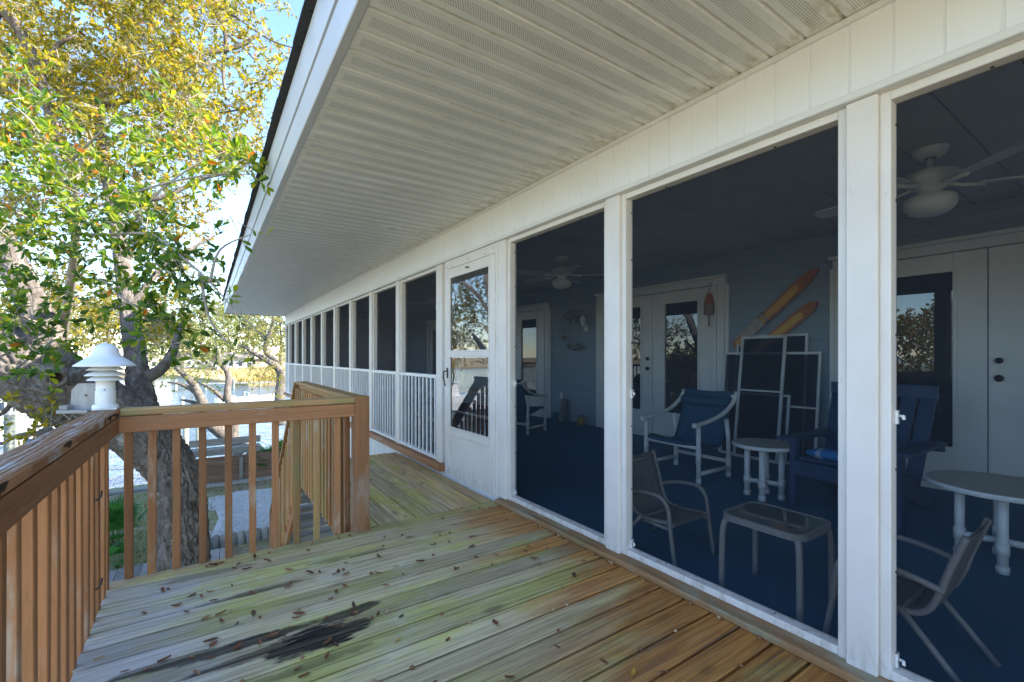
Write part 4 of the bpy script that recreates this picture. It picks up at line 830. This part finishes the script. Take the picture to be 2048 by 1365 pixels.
for k, (x, y, zt) in enumerate(((18, 919, -1.16), (35, 905, -.85), (372, 800, None), (388, 800, None))):
    if zt is None: continue
    p = at(x, y, 906.5*(EYE-WZ)/(y-HY)); r = .155
    g = thing('dock_piling', ['pale round dock piling with pointed cap, nearer of the pair', 'pale dock piling just behind the nearer one'][k], 'piling', (p.x, p.y, -4.6), 0, 'pilings at the left dock')
    MB().lathe([(r, 0), (r, 4.6+zt), (r*1.0, 4.6+zt+.01)], 14).build('pile', M_pile, g, True); MB().lathe([(r*1.12, 4.6+zt), (r*1.12, 4.6+zt+.06), (0, 4.6+zt+.26)], 12).build('cap', M_greywood[2], g, True)
p = at(45, 873, 22.5); dk = thing('dock_walkway', 'grey timber dock walkway beside the moored boat', 'dock', (p.x, p.y, -4.6))
for k in range(3): MB().beam((p.x-5, p.y-.3+k*.3, p.z-.12), (p.x+.9, p.y+.3+k*.3, p.z-.12), .07, .26).build('beam', M_greywood[0], dk)
for k in range(38): MB().cbox(p.x-5+k*.155, p.x-5+k*.155+.145, p.y-.45, p.y+1.2, p.z+.02, p.z+.06, .005, 1).build('plank', M_greywood[1], dk)
for k in range(3): MB().lathe([(.13, -4.6), (.13, p.z-.02)], 10, (p.x-4.5+k*2.4, p.y+1.0, 0)).build('leg', M_pile, dk)
# moored cruiser
def boat(name, label, c, rz, L, Wd, fb, cabin=True):
    t = thing(name, label, 'boat', tuple(c), rz); st_ = []
    N = 14; b = MB(); rows = []
    for i in range(N+1):
        u = i/N; x = (u-.5)*L; w = Wd/2*(1 if u < .55 else max(.02, 1-((u-.55)/.45)**2.2)); sh = fb*(1+.35*u**2)
        rows.append([(x, -w*.55, -.35), (x, -w*.86, .02), (x, -w*.97, sh*.6), (x, -w, sh), (x, -w*.93, sh+.02), (x, w*.93, sh+.02), (x, w, sh), (x, w*.97, sh*.6), (x, w*.86, .02), (x, w*.55, -.35)])
    vs = [p_ for r_ in rows for p_ in r_]; m = 10
    fs = [(i*m+j, (i+1)*m+j, (i+1)*m+j+1, i*m+j+1) for i in range(N) for j in range(m-1)]+[tuple(range(m)), tuple(N*m+j for j in range(m-1, -1, -1))]
    b.add(vs, fs, False); b.build('hull', M_hull, t, True)
    s = MB()
    for sg in (-1, 1):
        vs = []
        for i in range(N+1):
            u = i/N; x = (u-.5)*L; w = Wd/2*(1 if u < .55 else max(.02, 1-((u-.55)/.45)**2.2))+.012
            vs += [(x, sg*w*.87, .06), (x, sg*w*.90, .24)]
        s.add(vs, [(2*i, 2*i+2, 2*i+3, 2*i+1) for i in range(N)])
    s.build('waterline_stripe', M_hullblue, t, True)
    if cabin:
        MB().add([(-.30*L, -Wd*.36, fb), (.18*L, -Wd*.36, fb), (.18*L, Wd*.36, fb), (-.30*L, Wd*.36, fb), (-.28*L, -Wd*.32, fb+.95), (.06*L, -Wd*.32, fb+.95), (.06*L, Wd*.32, fb+.95), (-.28*L, Wd*.32, fb+.95)], [(0,3,2,1),(4,5,6,7),(0,1,5,4),(1,2,6,5),(2,3,7,6),(3,0,4,7)]).build('cabin', M_hull, t, True)
        for sg in (-1, 1):
            for q0, q1 in ((-.24, -.08), (-.06, .06)): MB().add([(q0*L, sg*(Wd*.352+.006), fb+.40), (q1*L, sg*(Wd*.352+.006), fb+.40), (q1*L, sg*(Wd*.332+.006), fb+.76), (q0*L, sg*(Wd*.332+.006), fb+.76)], [(0, 1, 2, 3)]).build('window', M_boatglass, t, True)
        MB().cbox(-.30*L, .08*L, -Wd*.36, Wd*.36, fb+.953, fb+1.02, .01, 0).build('roof', M_hull, t, True)
        rl = MB(); rl.tube([(.12*L, -Wd*.42, fb+.75), (.36*L, -Wd*.30, fb+.9), (.49*L, 0, fb+1.0), (.36*L, Wd*.30, fb+.9), (.12*L, Wd*.42, fb+.75)], .02, 6)
        for x_, y_ in ((.12, .42), (.25, .40), (.36, .30)):
            for sg in (-1, 1): rl.tube([(x_*L, sg*y_*Wd, fb*1.02), (x_*L, sg*y_*Wd, fb+.75+(x_-.12)*.6)], .015, 5)
        rl.build('bow_rail', M_fan, t, True)
    else:
        for q in (-.3, 0, .28): MB().cbox(q*L-.25, q*L+.25, -Wd*.3, Wd*.3, fb*.8, fb+.22, .03, 1).build('seat', M_hull, t, True)
        MB().tube([(-.1*L, -Wd*.4, fb), (-.1*L, -Wd*.4, fb+.5), (-.1*L, Wd*.4, fb+.5), (-.1*L, Wd*.4, fb)], .03, 6).build('rail', M_fan, t, True)
    return t
p = at(20, 893, 906.5*(EYE-WZ)/(893-HY)); boat('moored_cruiser', 'large white motor cruiser moored behind the dock pilings', (p.x-1.2, p.y+1.4, WZ), radians(15), 10.5, 3.3, 1.25)
p = at(508, 797, 40); boat('white_skiff', 'low white open boat lying beyond the twisted oak', (p.x, p.y, WZ), radians(8), 5.6, 2.0, .55, False)
# far dock across the creek, far houses
p = at(430, 775, 58); fd_ = thing('far_dock', 'long thin dock on posts crossing the creek', 'dock', (p.x, p.y, -4.6))
zd = EYE-58*(774-HY)/FPX+.35
for k in range(36): MB().cbox(p.x-14+k*.8, p.x-14+k*.8+.78, p.y-.6, p.y+.6, zd, zd+.12, .01, 0).build('deck_plank', M_greywood[0], fd_)
for k in range(10): MB().lathe([(.15, -4.6), (.15, zd+.7 if k % 2 else zd-.02)], 8, (p.x-13+k*3, p.y-.75, 0)).build('post', M_pile, fd_)
for x, y, d, nm in ((372, 845, 30, 'dark lone mooring post standing in the water, left of the leaning trunk'), (398, 850, 29, 'short dark mooring post in the water, right next to the taller one'), (365, 795, 42, 'grey mooring post in open water behind the railing cap')):
    d = 906.5*(EYE-WZ)/(y+45-HY); q = at(x, y, d); g = thing('mooring_post', nm, 'piling', (q.x, q.y, -4.6)); MB().lathe([(.13, 0), (.12, 4.6+q.z), (.06, 4.64+q.z)], 10).build('pile', M_pile, g, True)
for i, (x, d, w, h, lab) in enumerate(((470, 135, 9, 5, 'pale far house with dark roof beyond the marsh'), (395, 150, 10, 5.5, 'wide pale far house half hidden by trees on the shore'), (255, 118, 10, 6, 'pale far house behind the lamp across the water'))):
    q = at(x, 0, d); t = thing('far_house', lab, 'house', (q.x, q.y, -2.6), radians(20*i), 'houses across the water')
    MB().box(-w/2, w/2, -4, 4, 0, h*.6).build('wall', M_housew, t, True); MB().prism([(-4.6, h*.6), (4.6, h*.6), (0, h)], 0, -w/2-.4, w/2+.4).build('roof', M_houser, t, True)
    for k in range(4):
        wx = -w/2+w*(k+.5)/4; f = MB().box(wx-.6, wx+.6, -4.06, -4.0, h*.18, h*.44).build('window', M_hull, t, True); MB().box(wx-.5, wx+.5, -4.09, -4.062, h*.2, h*.42).build('pane', M_boatglass, f, True)

# ------------------------------------------------------------------ things on the porch
def fan(label, x, y, rz):
    t = thing('ceiling_fan', label, 'ceiling fan', (x, y, SZ), rz, 'porch ceiling fans')
    MB().lathe([(.03, -.055), (.06, -.05), (.085, -.02), (.09, .0)], 24).build('canopy', M_fan, t, True); MB().tube([(0, 0, -.05), (0, 0, -.14)], .014, 10).build('rod', M_fan, t, True)
    MB().lathe([(.02, -.130), (.08, -.135), (.132, -.155), (.142, -.175), (.138, -.205), (.10, -.225), (.085, -.24), (.06, -.26), (.06, -.285)], 32).build('motor', M_fan, t, True)
    MB().lathe([(.06, -.285), (.10, -.292), (.126, -.305), (.130, -.335), (.124, -.365), (.10, -.395), (.06, -.412), (0, -.416)], 32).build('light', M_fan, t, True)
    for k in range(5):
        a = 2*pi*k/5; b = MB()
        out = [(.22, -.045), (.30, -.062), (.55, -.070), (.64, -.055), (.665, 0), (.64, .055), (.55, .070), (.30, .062), (.22, .045)]
        f = lambda r, w, dz: (r*cos(a)-w*sin(a), r*sin(a)+w*cos(a), -.245+dz+w*.18)
        n_ = len(out); b.add([f(r, w, 0) for r, w in out]+[f(r, w, .008) for r, w in out], [tuple(range(n_-1, -1, -1)), tuple(range(n_, 2*n_))]+[(i, (i+1) % n_, n_+(i+1) % n_, n_+i) for i in range(n_)]); bl = b.build('blade', M_fan, t, True)
        MB().tube([f(.08, 0, .02), f(.16, 0, .0), f(.26, 0, -.004)], [.014, .012, .016], 6).build('blade_arm', M_fan, bl, True)
fan('large white ceiling fan with bowl light, nearest, at the right', 3.775, .893, .25); fan('white ceiling fan farther along the porch, beside the screen door', 3.867, 4.56, .5); fan('white ceiling fan farthest down the porch', 3.85, 8.2, .1)
# blue sling chair
def pvc_chair(name, label, x, y, rz, z):
    t = thing(name, label, 'chair', (x, y, z), rz, None); w = .305; r = .021
    for s in (-1, 1):
        MB().tube([(-.25, s*w, 0), (-.25, s*w, .545)], r, 12).tube([(-.25, s*w, .0), (-.25, s*w, .06)], r*1.2, 12).tube([(-.25, s*w, .20), (-.25, s*w, .36)], r*1.2, 12).build('leg', M_pvc, t, True)
        MB().tube([(.25, s*w, 0), (.25, s*w, .20), (.245, s*w, .40), (.215, s*w, .58)], r, 12).tube([(.25, s*w, .0), (.25, s*w, .05)], r*1.2, 12).tube([(.25, s*w, .08), (.25, s*w, .20)], r*1.2, 12).build('leg', M_pvc, t, True)
        P_, R_ = smooth_path([(-.31, s*w, .560), (-.15, s*w, .575), (.05, s*w, .61), (.20, s*w, .66), (.33, s*w, .74), (.40, s*w, .83)], [r]*6, 5); MB().tube(P_, R_, 12).lathe([(r*1.25, -.02), (r*1.25, .02), (0, .022)], 10, (-.31, s*w, .562)).build('armrest', M_pvc, t, True)
        MB().tube([(-.25, s*w, .10), (.25, s*w, .10)], r*.9, 10).build('side_stretcher', M_pvc, t, True)
    MB().tube([(-.25, -w, .345), (-.25, w, .345)], r*.9, 10).build('front_bar', M_pvc, t, True); MB().tube([(.25, -w, .16), (.25, w, .16)], r*.9, 10).build('rear_bar', M_pvc, t, True); MB().tube([(.375, -w, .80), (.375, w, .80)], r*.9, 10).build('head_bar', M_pvc, t, True)
    pr, _ = smooth_path([(-.27, 0, .375), (-.20, 0, .385), (-.02, 0, .34), (.14, 0, .315), (.21, 0, .38), (.28, 0, .55), (.335, 0, .70), (.36, 0, .79), (.385, 0, .845), (.41, 0, .82)], [0]*10, 4)
    X = np.array([[p_.x for p_ in pr]]*9); Z = np.array([[p_.z for p_ in pr]]*9); Yg = np.linspace(-.27, .27, 9)[:, None]*np.ones_like(X); Z = Z-.02*(1-(Yg/.27)**2)
    o = link('sling', grid_mesh('sling', X, Yg, Z, M_navysling), t); md = o.modifiers.new('thick', 'SOLIDIFY'); md.thickness = .03; md.offset = 0
    P_, R_ = smooth_path([(.335, -.27, .735), (.325, 0, .73), (.335, .27, .735)], [.05, .06, .05], 4); MB().tube(P_, R_, 12).build('head_pillow', M_navysling, t, True)
    return t
pvc_chair('sling_chair', 'white pipe armchair with navy sling fabric facing the deck', 4.085, 2.855, 0, .012)
pvc_chair('sling_chair', 'white pipe chair with navy sling seen from behind past the screen door', 4.22, 6.0, radians(200), .014)
# pipe-leg tables
def round_table(label, x, y, z, R, h, rz):
    t = thing('round_table', label, 'table', (x, y, z), rz)
    MB().lathe([(0, h-.03), (R-.004, h-.03), (R, h-.026), (R, h-.004), (R-.004, h)], 40).build('rim', M_pvc, t, True); MB().lathe([(R-.004, h+.0005), (0, h+.001)], 40).build('top', M_tabletop, t, True)
    q = R*.52
    for k in range(4):
        a = pi/2*k; X, Yq = q*cos(a), q*sin(a); MB().tube([(X, Yq, 0), (X, Yq, h-.03)], .024, 12).tube([(X, Yq, 0), (X, Yq, .04)], .029, 12).tube([(X, Yq, .10), (X, Yq, .17)], .029, 12).build('leg', M_pvc, t, True)
        MB().tube([(X, Yq, .13), (0, 0, .13)], .020, 10).build('stretcher', M_pvc, t, True)
round_table('small white round table with pipe legs beside the navy sling chair', 3.98, 2.02, .01, .25, .465, .35)
round_table('larger white round table with pipe legs at the right edge', 3.86, .60, .007, .33, .465, .2)
dt = thing('dining_table', 'white pipe-framed dining table seen through the storm door', 'table', (3.3, 6.7, 0))
MB().cbox(-.45, .45, -.75, .75, .66, .70, .006, 1).build('top', M_pvc, dt, True)
for sx in (-1, 1):
    for sy in (-1, 1): MB().tube([(sx*.38, sy*.66, 0), (sx*.38, sy*.66, .66)], .028, 10).build('leg', M_pvc, dt, True)
    MB().tube([(sx*.38, -.66, .25), (sx*.38, .66, .25)], .022, 10).build('stretcher', M_pvc, dt, True)
# taupe patio set
def patio_chair(label, x, y, rz, z):
    t = thing('patio_chair', label, 'chair', (x, y, z), rz, 'small taupe patio chairs'); w = .165; r = .0125      # faces +Y locally
    for s in (-1, 1):
        P_, R_ = smooth_path([(s*w, -.245, .585), (s*w, -.20, .45), (s*w, -.165, .33), (s*w, -.12, .255), (s*w, -.02, .235), (s*w, .12, .25), (s*w, .17, .245)], [r]*7, 4); MB().tube(P_, R_, 8).build('sling_rail', M_taupe, t, True)
        P_, R_ = smooth_path([(s*(w+.025), .20, 0), (s*(w+.025), .165, .22), (s*(w+.025), .15, .34), (s*(w+.028), .10, .40), (s*(w+.028), .0, .405), (s*(w+.022), -.12, .385), (s*(w+.005), -.185, .36)], [r]*7, 5); MB().tube(P_, R_, 8).build('arm', M_taupe, t, True)
        MB().tube([(s*(w+.012), -.06, .245), (s*(w+.015), -.17, .12), (s*(w+.015), -.27, .0)], r, 8).tube([(s*(w+.013), -.05, .225), (s*(w+.018), .165, .225)], r*.8, 8).build('rear_leg', M_taupe, t, True)
    MB().tube([(-w, .12, .235), (w, .12, .235)], r*.8, 8).tube([(-w, -.06, .235), (w, -.06, .235)], r*.8, 8).tube([(-w, -.23, .545), (w, -.23, .545)], r*.7, 8).build('crossbar', M_taupe, t, True)
    pr, _ = smooth_path([(0, -.245, .583), (0, -.20, .45), (0, -.165, .33), (0, -.12, .258), (0, -.02, .240), (0, .12, .254), (0, .17, .249)], [0]*7, 4)
    Yg = np.array([[p_.y for p_ in pr]]*7); Z = np.array([[p_.z for p_ in pr]]*7); X = np.linspace(-w, w, 7)[:, None]*np.ones_like(Yg); dip = (1-(X/w)**2)*.012
    o = link('sling', grid_mesh('sling', X, Yg-dip*.6, Z-dip, M_taupesling), t); md = o.modifiers.new('thick', 'SOLIDIFY'); md.thickness = .006; md.offset = 0
patio_chair('small taupe patio armchair facing the glass side table, by the white post', 2.435, 1.84, pi, -.021)
patio_chair('small taupe patio armchair with its back to us at lower right', 2.45, .685, 0, -.021)
gt = thing('glass_side_table', 'small taupe side table with rounded glass top between patio chairs', 'table', (2.415, 1.17, -.021))
def rrect(hx, hy, rad, n=6): return [(sx*(hx-rad)+rad*cos(a0+pi/2*k/n), sy*(hy-rad)+rad*sin(a0+pi/2*k/n)) for sx, sy, a0 in ((1, 1, 0), (-1, 1, pi/2), (-1, -1, pi), (1, -1, 1.5*pi)) for k in range(n+1)]
ring = rrect(.178, .205, .07); hh = .421; n_ = len(ring); inn = rrect(.162, .189, .058)
MB().add([(x, y, z) for z in (hh-.032, hh) for x, y in ring]+[(x, y, hh) for x, y in inn]+[(x, y, hh-.032) for x, y in inn], [(i, (i+1) % n_, n_+(i+1) % n_, n_+i) for i in range(n_)]+[(n_+i, n_+(i+1) % n_, 2*n_+(i+1) % n_, 2*n_+i) for i in range(n_)]+[(2*n_+i, 2*n_+(i+1) % n_, 3*n_+(i+1) % n_, 3*n_+i) for i in range(n_)]).build('rim', M_taupe, gt, True)
MB().prism(rrect(.161, .188, .057), 2, hh-.008, hh-.003).build('glass_top', M_tglass, gt, True)
for sx in (-1, 1):
    for sy in (-1, 1): P_, R_ = smooth_path([(sx*.168, sy*.19, 0), (sx*.166, sy*.188, .25), (sx*.158, sy*.18, .37), (sx*.13, sy*.15, .405)], [.015]*4, 5); MB().tube(P_, R_, 10).build('leg', M_taupe, gt, True)
# adirondack chair, faces -X
ad = thing('adirondack_chair', 'navy wooden slat-back chair with wide arms, partly behind the white post', 'chair', (4.25, 1.42, .012))
for s in (-1, 1):
    MB().cbox(-.36, -.27, s*.335-.02, s*.335+.02, 0, .535, .004, 2).build('front_leg', M_bluewood, ad, True)
    MB().beam((-.30, s*.30, .33), (.52, s*.30, .03), .028, .12).build('rear_leg', M_bluewood, ad, True)
    MB().cbox(-.42, .36, s*.355-.07, s*.355+.07, .536, .562, .005, 0).build('arm', M_bluewood, ad, True)
for k in range(6): xx = -.33+k*.085; zz = .385-k*.026; MB().cbox(xx, xx+.075, -.30, .30, zz, zz+.022, .003, 1).build('seat_slat', M_bluewood, ad, True)
MB().cbox(-.40, -.365, -.33, .33, .27, .385, .004, 1).build('front_apron', M_bluewood, ad, True)
for k in range(6): yy = -.275+k*.11; MB().beam((.14, yy, .22), (.46, yy*1.12, .93), .095, .022, (1, 0, 0)).build('back_slat', M_bluewood, ad, True)
MB().beam((.44, -.36, .93), (.44, .36, .93), .03, .10).build('head_rail', M_bluewood, ad, True); MB().beam((.335, -.42, .52), (.335, .42, .52), .03, .06).build('back_brace', M_bluewood, ad, True)
cu = tag(link('striped_cushion', MB().lathe([(0, .0), (.12, .005), (.19, .03), (.20, .05), (.19, .075), (.12, .105), (0, .115)], 20).mesh('striped_cushion', M_cushion)), 'blue and white striped cushion on the navy chair seat', 'cushion'); cu.location = (4.02, 1.47, .405); cu.scale = (.72, 1.2, .85); cu.rotation_euler = (0, .16, 0)
# leaning window screens
M_pscreen = screen_mat('charcoal_loose_screen', .72, (.9, .95, 1), (.020, .026, .034)); M_alum = plain('white_screen_frame', (.66, .68, .70), None, 5, .4)
def lean_screen(label, y0, y1, ztop, xb, xt, zb=.04, midbar=None, fw=.028):
    t = thing('window_screen', label, 'window screen', (xb, (y0+y1)/2, zb), 0, 'screens leaning on the porch wall'); H_ = sqrt((ztop-zb)**2+(xt-xb)**2); tilt = math.atan2(xt-xb, ztop-zb); hw = (y1-y0)/2
    t.rotation_euler = (0, tilt, 0)
    MB().cbox(-.012, .006, -hw, -hw+fw, 0, H_, .002, 2).cbox(-.012, .006, hw-fw, hw, 0, H_, .002, 2).cbox(-.012, .006, -hw+fw, hw-fw, 0, fw, .002, 1).cbox(-.012, .006, -hw+fw, hw-fw, H_-fw, H_, .002, 1).build('frame', M_alum, t, True)
    if midbar: MB().cbox(-.010, .004, -hw+fw, hw-fw, midbar, midbar+.02, .002, 1).build('mid_bar', M_alum, t, True)
    MB().add([(0, -hw+fw, fw), (0, hw-fw, fw), (0, hw-fw, H_-fw), (0, -hw+fw, H_-fw)], [(0, 3, 2, 1)]).build('mesh', M_pscreen, t, True)
lean_screen('widest tall white-framed screen at the back of the leaning stack', 2.29, 3.09, 1.475, 5.34, 5.452)
lean_screen('broad white-framed screen, middle of the leaning stack', 2.15, 3.24, 1.27, 5.29, 5.425, midbar=.62)
lean_screen('narrow tall white-framed screen at the front of the leaning stack', 2.48, 3.0, 1.462, 5.19, 5.39, midbar=.78, fw=.034)
lean_screen('short white-framed screen low in the leaning stack', 2.42, 3.20, .795, 5.24, 5.335)
# skis on the wall
def ski(label, y0, z0, y1, z1, w, bind):
    ang = math.atan2(z1-z0, -(y1-y0)); L = sqrt((y1-y0)**2+(z1-z0)**2)
    t = thing('water_ski', label, 'water ski', (BW-.055, y0, z0), 0, 'skis on the porch wall'); t.rotation_euler = (ang-pi/2 if False else 0, 0, 0)
    dy, dz = (y1-y0)/L, (z1-z0)/L; ny, nz = -dz, dy
    def pt(a, b_, x): return (x, dy*a+ny*b_, dz*a+nz*b_)
    def slab(name, prof, x0, x1, m):
        n2 = len(prof); MB().add([pt(a, b_, x) for x in (x0, x1) for a, b_ in prof], [tuple(range(n2)), tuple(range(2*n2-1, n2-1, -1))]+[(i, n2+i, n2+(i+1) % n2, (i+1) % n2) for i in range(n2)]).build(name, m, t, True)
    slab('body', [(0, -w*.42), (L*.75, -w*.5), (L*.9, -w*.42), (L*.97, -w*.22), (L, 0), (L*.97, w*.22), (L*.9, w*.42), (L*.75, w*.5), (0, w*.42)], -.010, .010, M_skired)
    slab('panel', [(.05, -w*.26), (L*.76, -w*.28), (L*.80, 0), (L*.76, w*.28), (.05, w*.26)], -.0135, -.0105, M_skiyel)
    if bind:
        slab('heel_plate', [(L*.12, -w*.5), (L*.36, -w*.46), (L*.36, w*.46), (L*.12, w*.5)], -.020, -.0142, M_rubber)
        P_ = [pt(L*.40, -w*.5, -.012), pt(L*.41, -w*.35, -.06), pt(L*.41, 0, -.075), pt(L*.41, w*.35, -.06), pt(L*.40, w*.5, -.012)]; MB().tube(P_, .016, 8).build('toe_binding', M_rubber, t, True)
ski('long varnished water ski with binding on the porch wall', 3.12, 1.34, 2.19, 2.175, .135, True); ski('second water ski, lower and right of the one with a binding', 2.90, 1.25, 2.20, 1.81, .135, False)
# buoy, chime, pots etc.
bo = thing('lobster_buoy', 'faded orange and brown buoy hanging on the door casing', 'buoy', (BW-.13, 3.42, 1.60)); MB().lathe([(0, .15), (.055, .155), (.066, .18), (.062, .29), (.062, .295)], 8).build('lower_body', M_buoyb, bo, True); MB().lathe([(.062, .295), (.06, .32), (.03, .42), (.012, .44), (0, .445)], 8).build('upper_body', M_buoyo, bo, True); MB().tube([(0, 0, 0), (0, 0, .16)], .012, 8).build('stick', M_buoyb, bo, True); MB().tube([(0, 0, .44), (.03, 0, .55), (.09, 0, .6)], .004, 5).build('rope', M_shell, bo, True)
ch = thing('shell_chime', 'brown shell and driftwood wind chime on the blue siding', 'wind chime', (BW-.10, 6.05, 2.0))
MB().tube([(0, -.22, 0), (0, 0, .03), (0, .26, -.01)], .014, 7).build('driftwood_bar', M_shell, ch, True)
for k in range(11): yy = -.22+k*.045; MB().lathe([(0, -.03), (.018, -.01), (.02, .02), (0, .04)], 7, (rnd.uniform(-.02, .02), yy, -.06-.09*rnd.random())).build('shell', M_shell, ch, True)
for k in range(5): yy = -.15+k*.07; MB().tube([(0, yy, 0), (0, yy, -.55)], .003, 4).lathe([(0, -.05), (.045, -.02), (.05, .02), (0, .05)], 9, (0, yy, -.58-.06*rnd.random())).build('hanging_shell', M_shell, ch, True)
MB().tube([(0, .27, 0), (0, .27, -.42)], .003, 4).lathe([(0, -.05), (.05, -.02), (.05, .02), (0, .05)], 9, (0, .27, -.45)).build('hanging_shell', M_shell, ch, True)
wl = thing('wall_lantern', 'small white wall lantern beside the middle french door', 'lamp', (BW-.03, 5.80, 1.72)); MB().cbox(-.02, .004, -.04, .04, -.06, .06, .003, 2).tube([(-.02, 0, 0), (-.07, 0, .03)], .01, 6).build('bracket', M_inwhite, wl, True); MB().lathe([(.03, .0), (.05, .12), (.055, .13), (.02, .18), (0, .19)], 8, (-.08, 0, .02)).build('shade', M_inwhite, wl, True)
pb = thing('turquoise_bucket', 'small turquoise bucket on the carpet by the wall', 'bucket', (BW-.12, 6.55, fz(BW)-.003)); MB().lathe([(0, .0), (.055, .0), (.07, .13), (.074, .14), (.066, .135), (.05, .02), (0, .015)], 18).build('body', M_bluepot, pb, True); MB().lathe([(0, .17), (.05, .16), (.06, .12)], 10).build('contents', M_shell, pb, True)
py_ = thing('yellow_pot', 'small yellow pot on the carpet near the door casing', 'pot', (BW-.12, 5.84, fz(BW)-.003)); MB().lathe([(0, 0), (.06, 0), (.075, .10), (.08, .125), (.07, .12), (.055, .015), (0, .01)], 18).build('body', M_yellowpot, py_, True); MB().lathe([(0, .17), (.045, .165), (.06, .12)], 10).build('contents', M_shell, py_, True)
wb = thing('driftwood_board', 'short pale driftwood board leaning on the blue siding', 'board', (BW-.12, 6.38, fz(BW)-.003)); wb.rotation_euler = (.10, .18, 0); MB().cbox(-.01, .01, -.065, .065, 0, .42, .004, 2).build('board', M_greywood[2], wb, True)

# ------------------------------------------------------------------ leaves and acorns on the deck
def litter_mesh(i, m):
    L, W = .058, .024; cur = [.25, .5, -.3, .1][i % 4]; v = []; f = []
    for k in range(6):
        t = k/5; w = W/2*sin(pi*min(1, .12+t*.86))**.7; z = .004+abs(cur)*L*.35*(t-.5)**2*4*(1 if cur > 0 else .5)
        v += [((t-.5)*L, -w, z+.006), ((t-.5)*L, 0, z), ((t-.5)*L, w, z+.006)]
    for k in range(5): a = 3*k; f += [(a, a+3, a+4, a+1), (a+1, a+4, a+5, a+2)]
    b = MB().add(v, f, True); b.tube([(-L/2, 0, .006), (-L/2-.012, 0, .003)], .0008, 4); return b.mesh('fallen_leaf', m)
lmesh = [[litter_mesh(i, m) for i in range(4)] for m in M_litter]
LLAB = ['red-brown fallen leaf lying on the deck boards', 'dark brown fallen leaf lying on the deck boards', 'pale tan fallen leaf lying on the deck boards', 'yellow fallen leaf lying on the deck boards']
cl_ = [(.05, 2.45), (-.1, 2.3), (.25, 3.0), (.6, 2.75), (.15, 2.05), (-.25, 2.7), (.4, 2.5), (.75, 2.4)]
for k in range(105):
    if k < 55: c0 = rnd.choice(cl_); x, y = rnd.gauss(c0[0], .16), rnd.gauss(c0[1], .20)
    else: x, y = rnd.uniform(-.38, 1.9), rnd.uniform(.9, 3.2)
    if not (-.40 < x < 1.95 and .5 < y < 3.17): continue
    ci = rnd.choices(range(4), [6, 5, 2.2, .25])[0]; o = link('fallen_leaf', rnd.choice(lmesh[ci])); o.location = (x, y, .002); s = rnd.uniform(.45, .95); o.scale = (s, s*rnd.uniform(.8, 1.2), s); o.rotation_euler = (rnd.uniform(-.15, .15), rnd.uniform(-.12, .12), rnd.uniform(0, 6.28)); tag(o, LLAB[ci], 'leaf', 'fallen leaves on the deck')
for k in range(12):
    o = link('fallen_leaf', rnd.choice(lmesh[rnd.randrange(2)])); o.location = (rnd.uniform(1.0, 1.9), rnd.uniform(3.3, 5.0), .002); o.scale = (.6, .6, .6); o.rotation_euler = (0, 0, rnd.uniform(0, 6)); tag(o, 'small brown fallen leaf lying on the landing by the storm door', 'leaf', 'fallen leaves on the landing')
def acorn_mesh(m): return MB().lathe([(0, -.0085), (.0045, -.0075), (.0068, -.003), (.0070, .002), (.005, .0075), (.002, .0105), (0, .012)], 10).mesh('acorn', m)
am = [acorn_mesh(M_acorn), acorn_mesh(M_acornp)]
for k in range(95):
    seam = 3.252-PITCH*rnd.randrange(0, 17)
    if k < 55: x, y = rnd.uniform(-.2, 1.95), seam+rnd.gauss(0, .006)
    elif k < 75: x, y = 1.972+rnd.gauss(0, .008), rnd.uniform(1.0, 3.1)
    else: x, y = rnd.uniform(-.3, 1.9), rnd.uniform(1.2, 3.15)
    i = rnd.choices((0, 1), (3, 2))[0]; o = link('acorn', am[i]); o.location = (min(x, 1.974), min(y, 3.16), .0085); s = rnd.uniform(.8, 1.15); o.scale = (s, s, s); o.rotation_euler = (pi/2+rnd.uniform(-.3, .3), 0, rnd.uniform(0, 6.28))
    tag(o, ['small dark brown acorn lying on the deck boards', 'small pale acorn lying on the deck boards'][i], 'acorn', 'acorns on the deck')
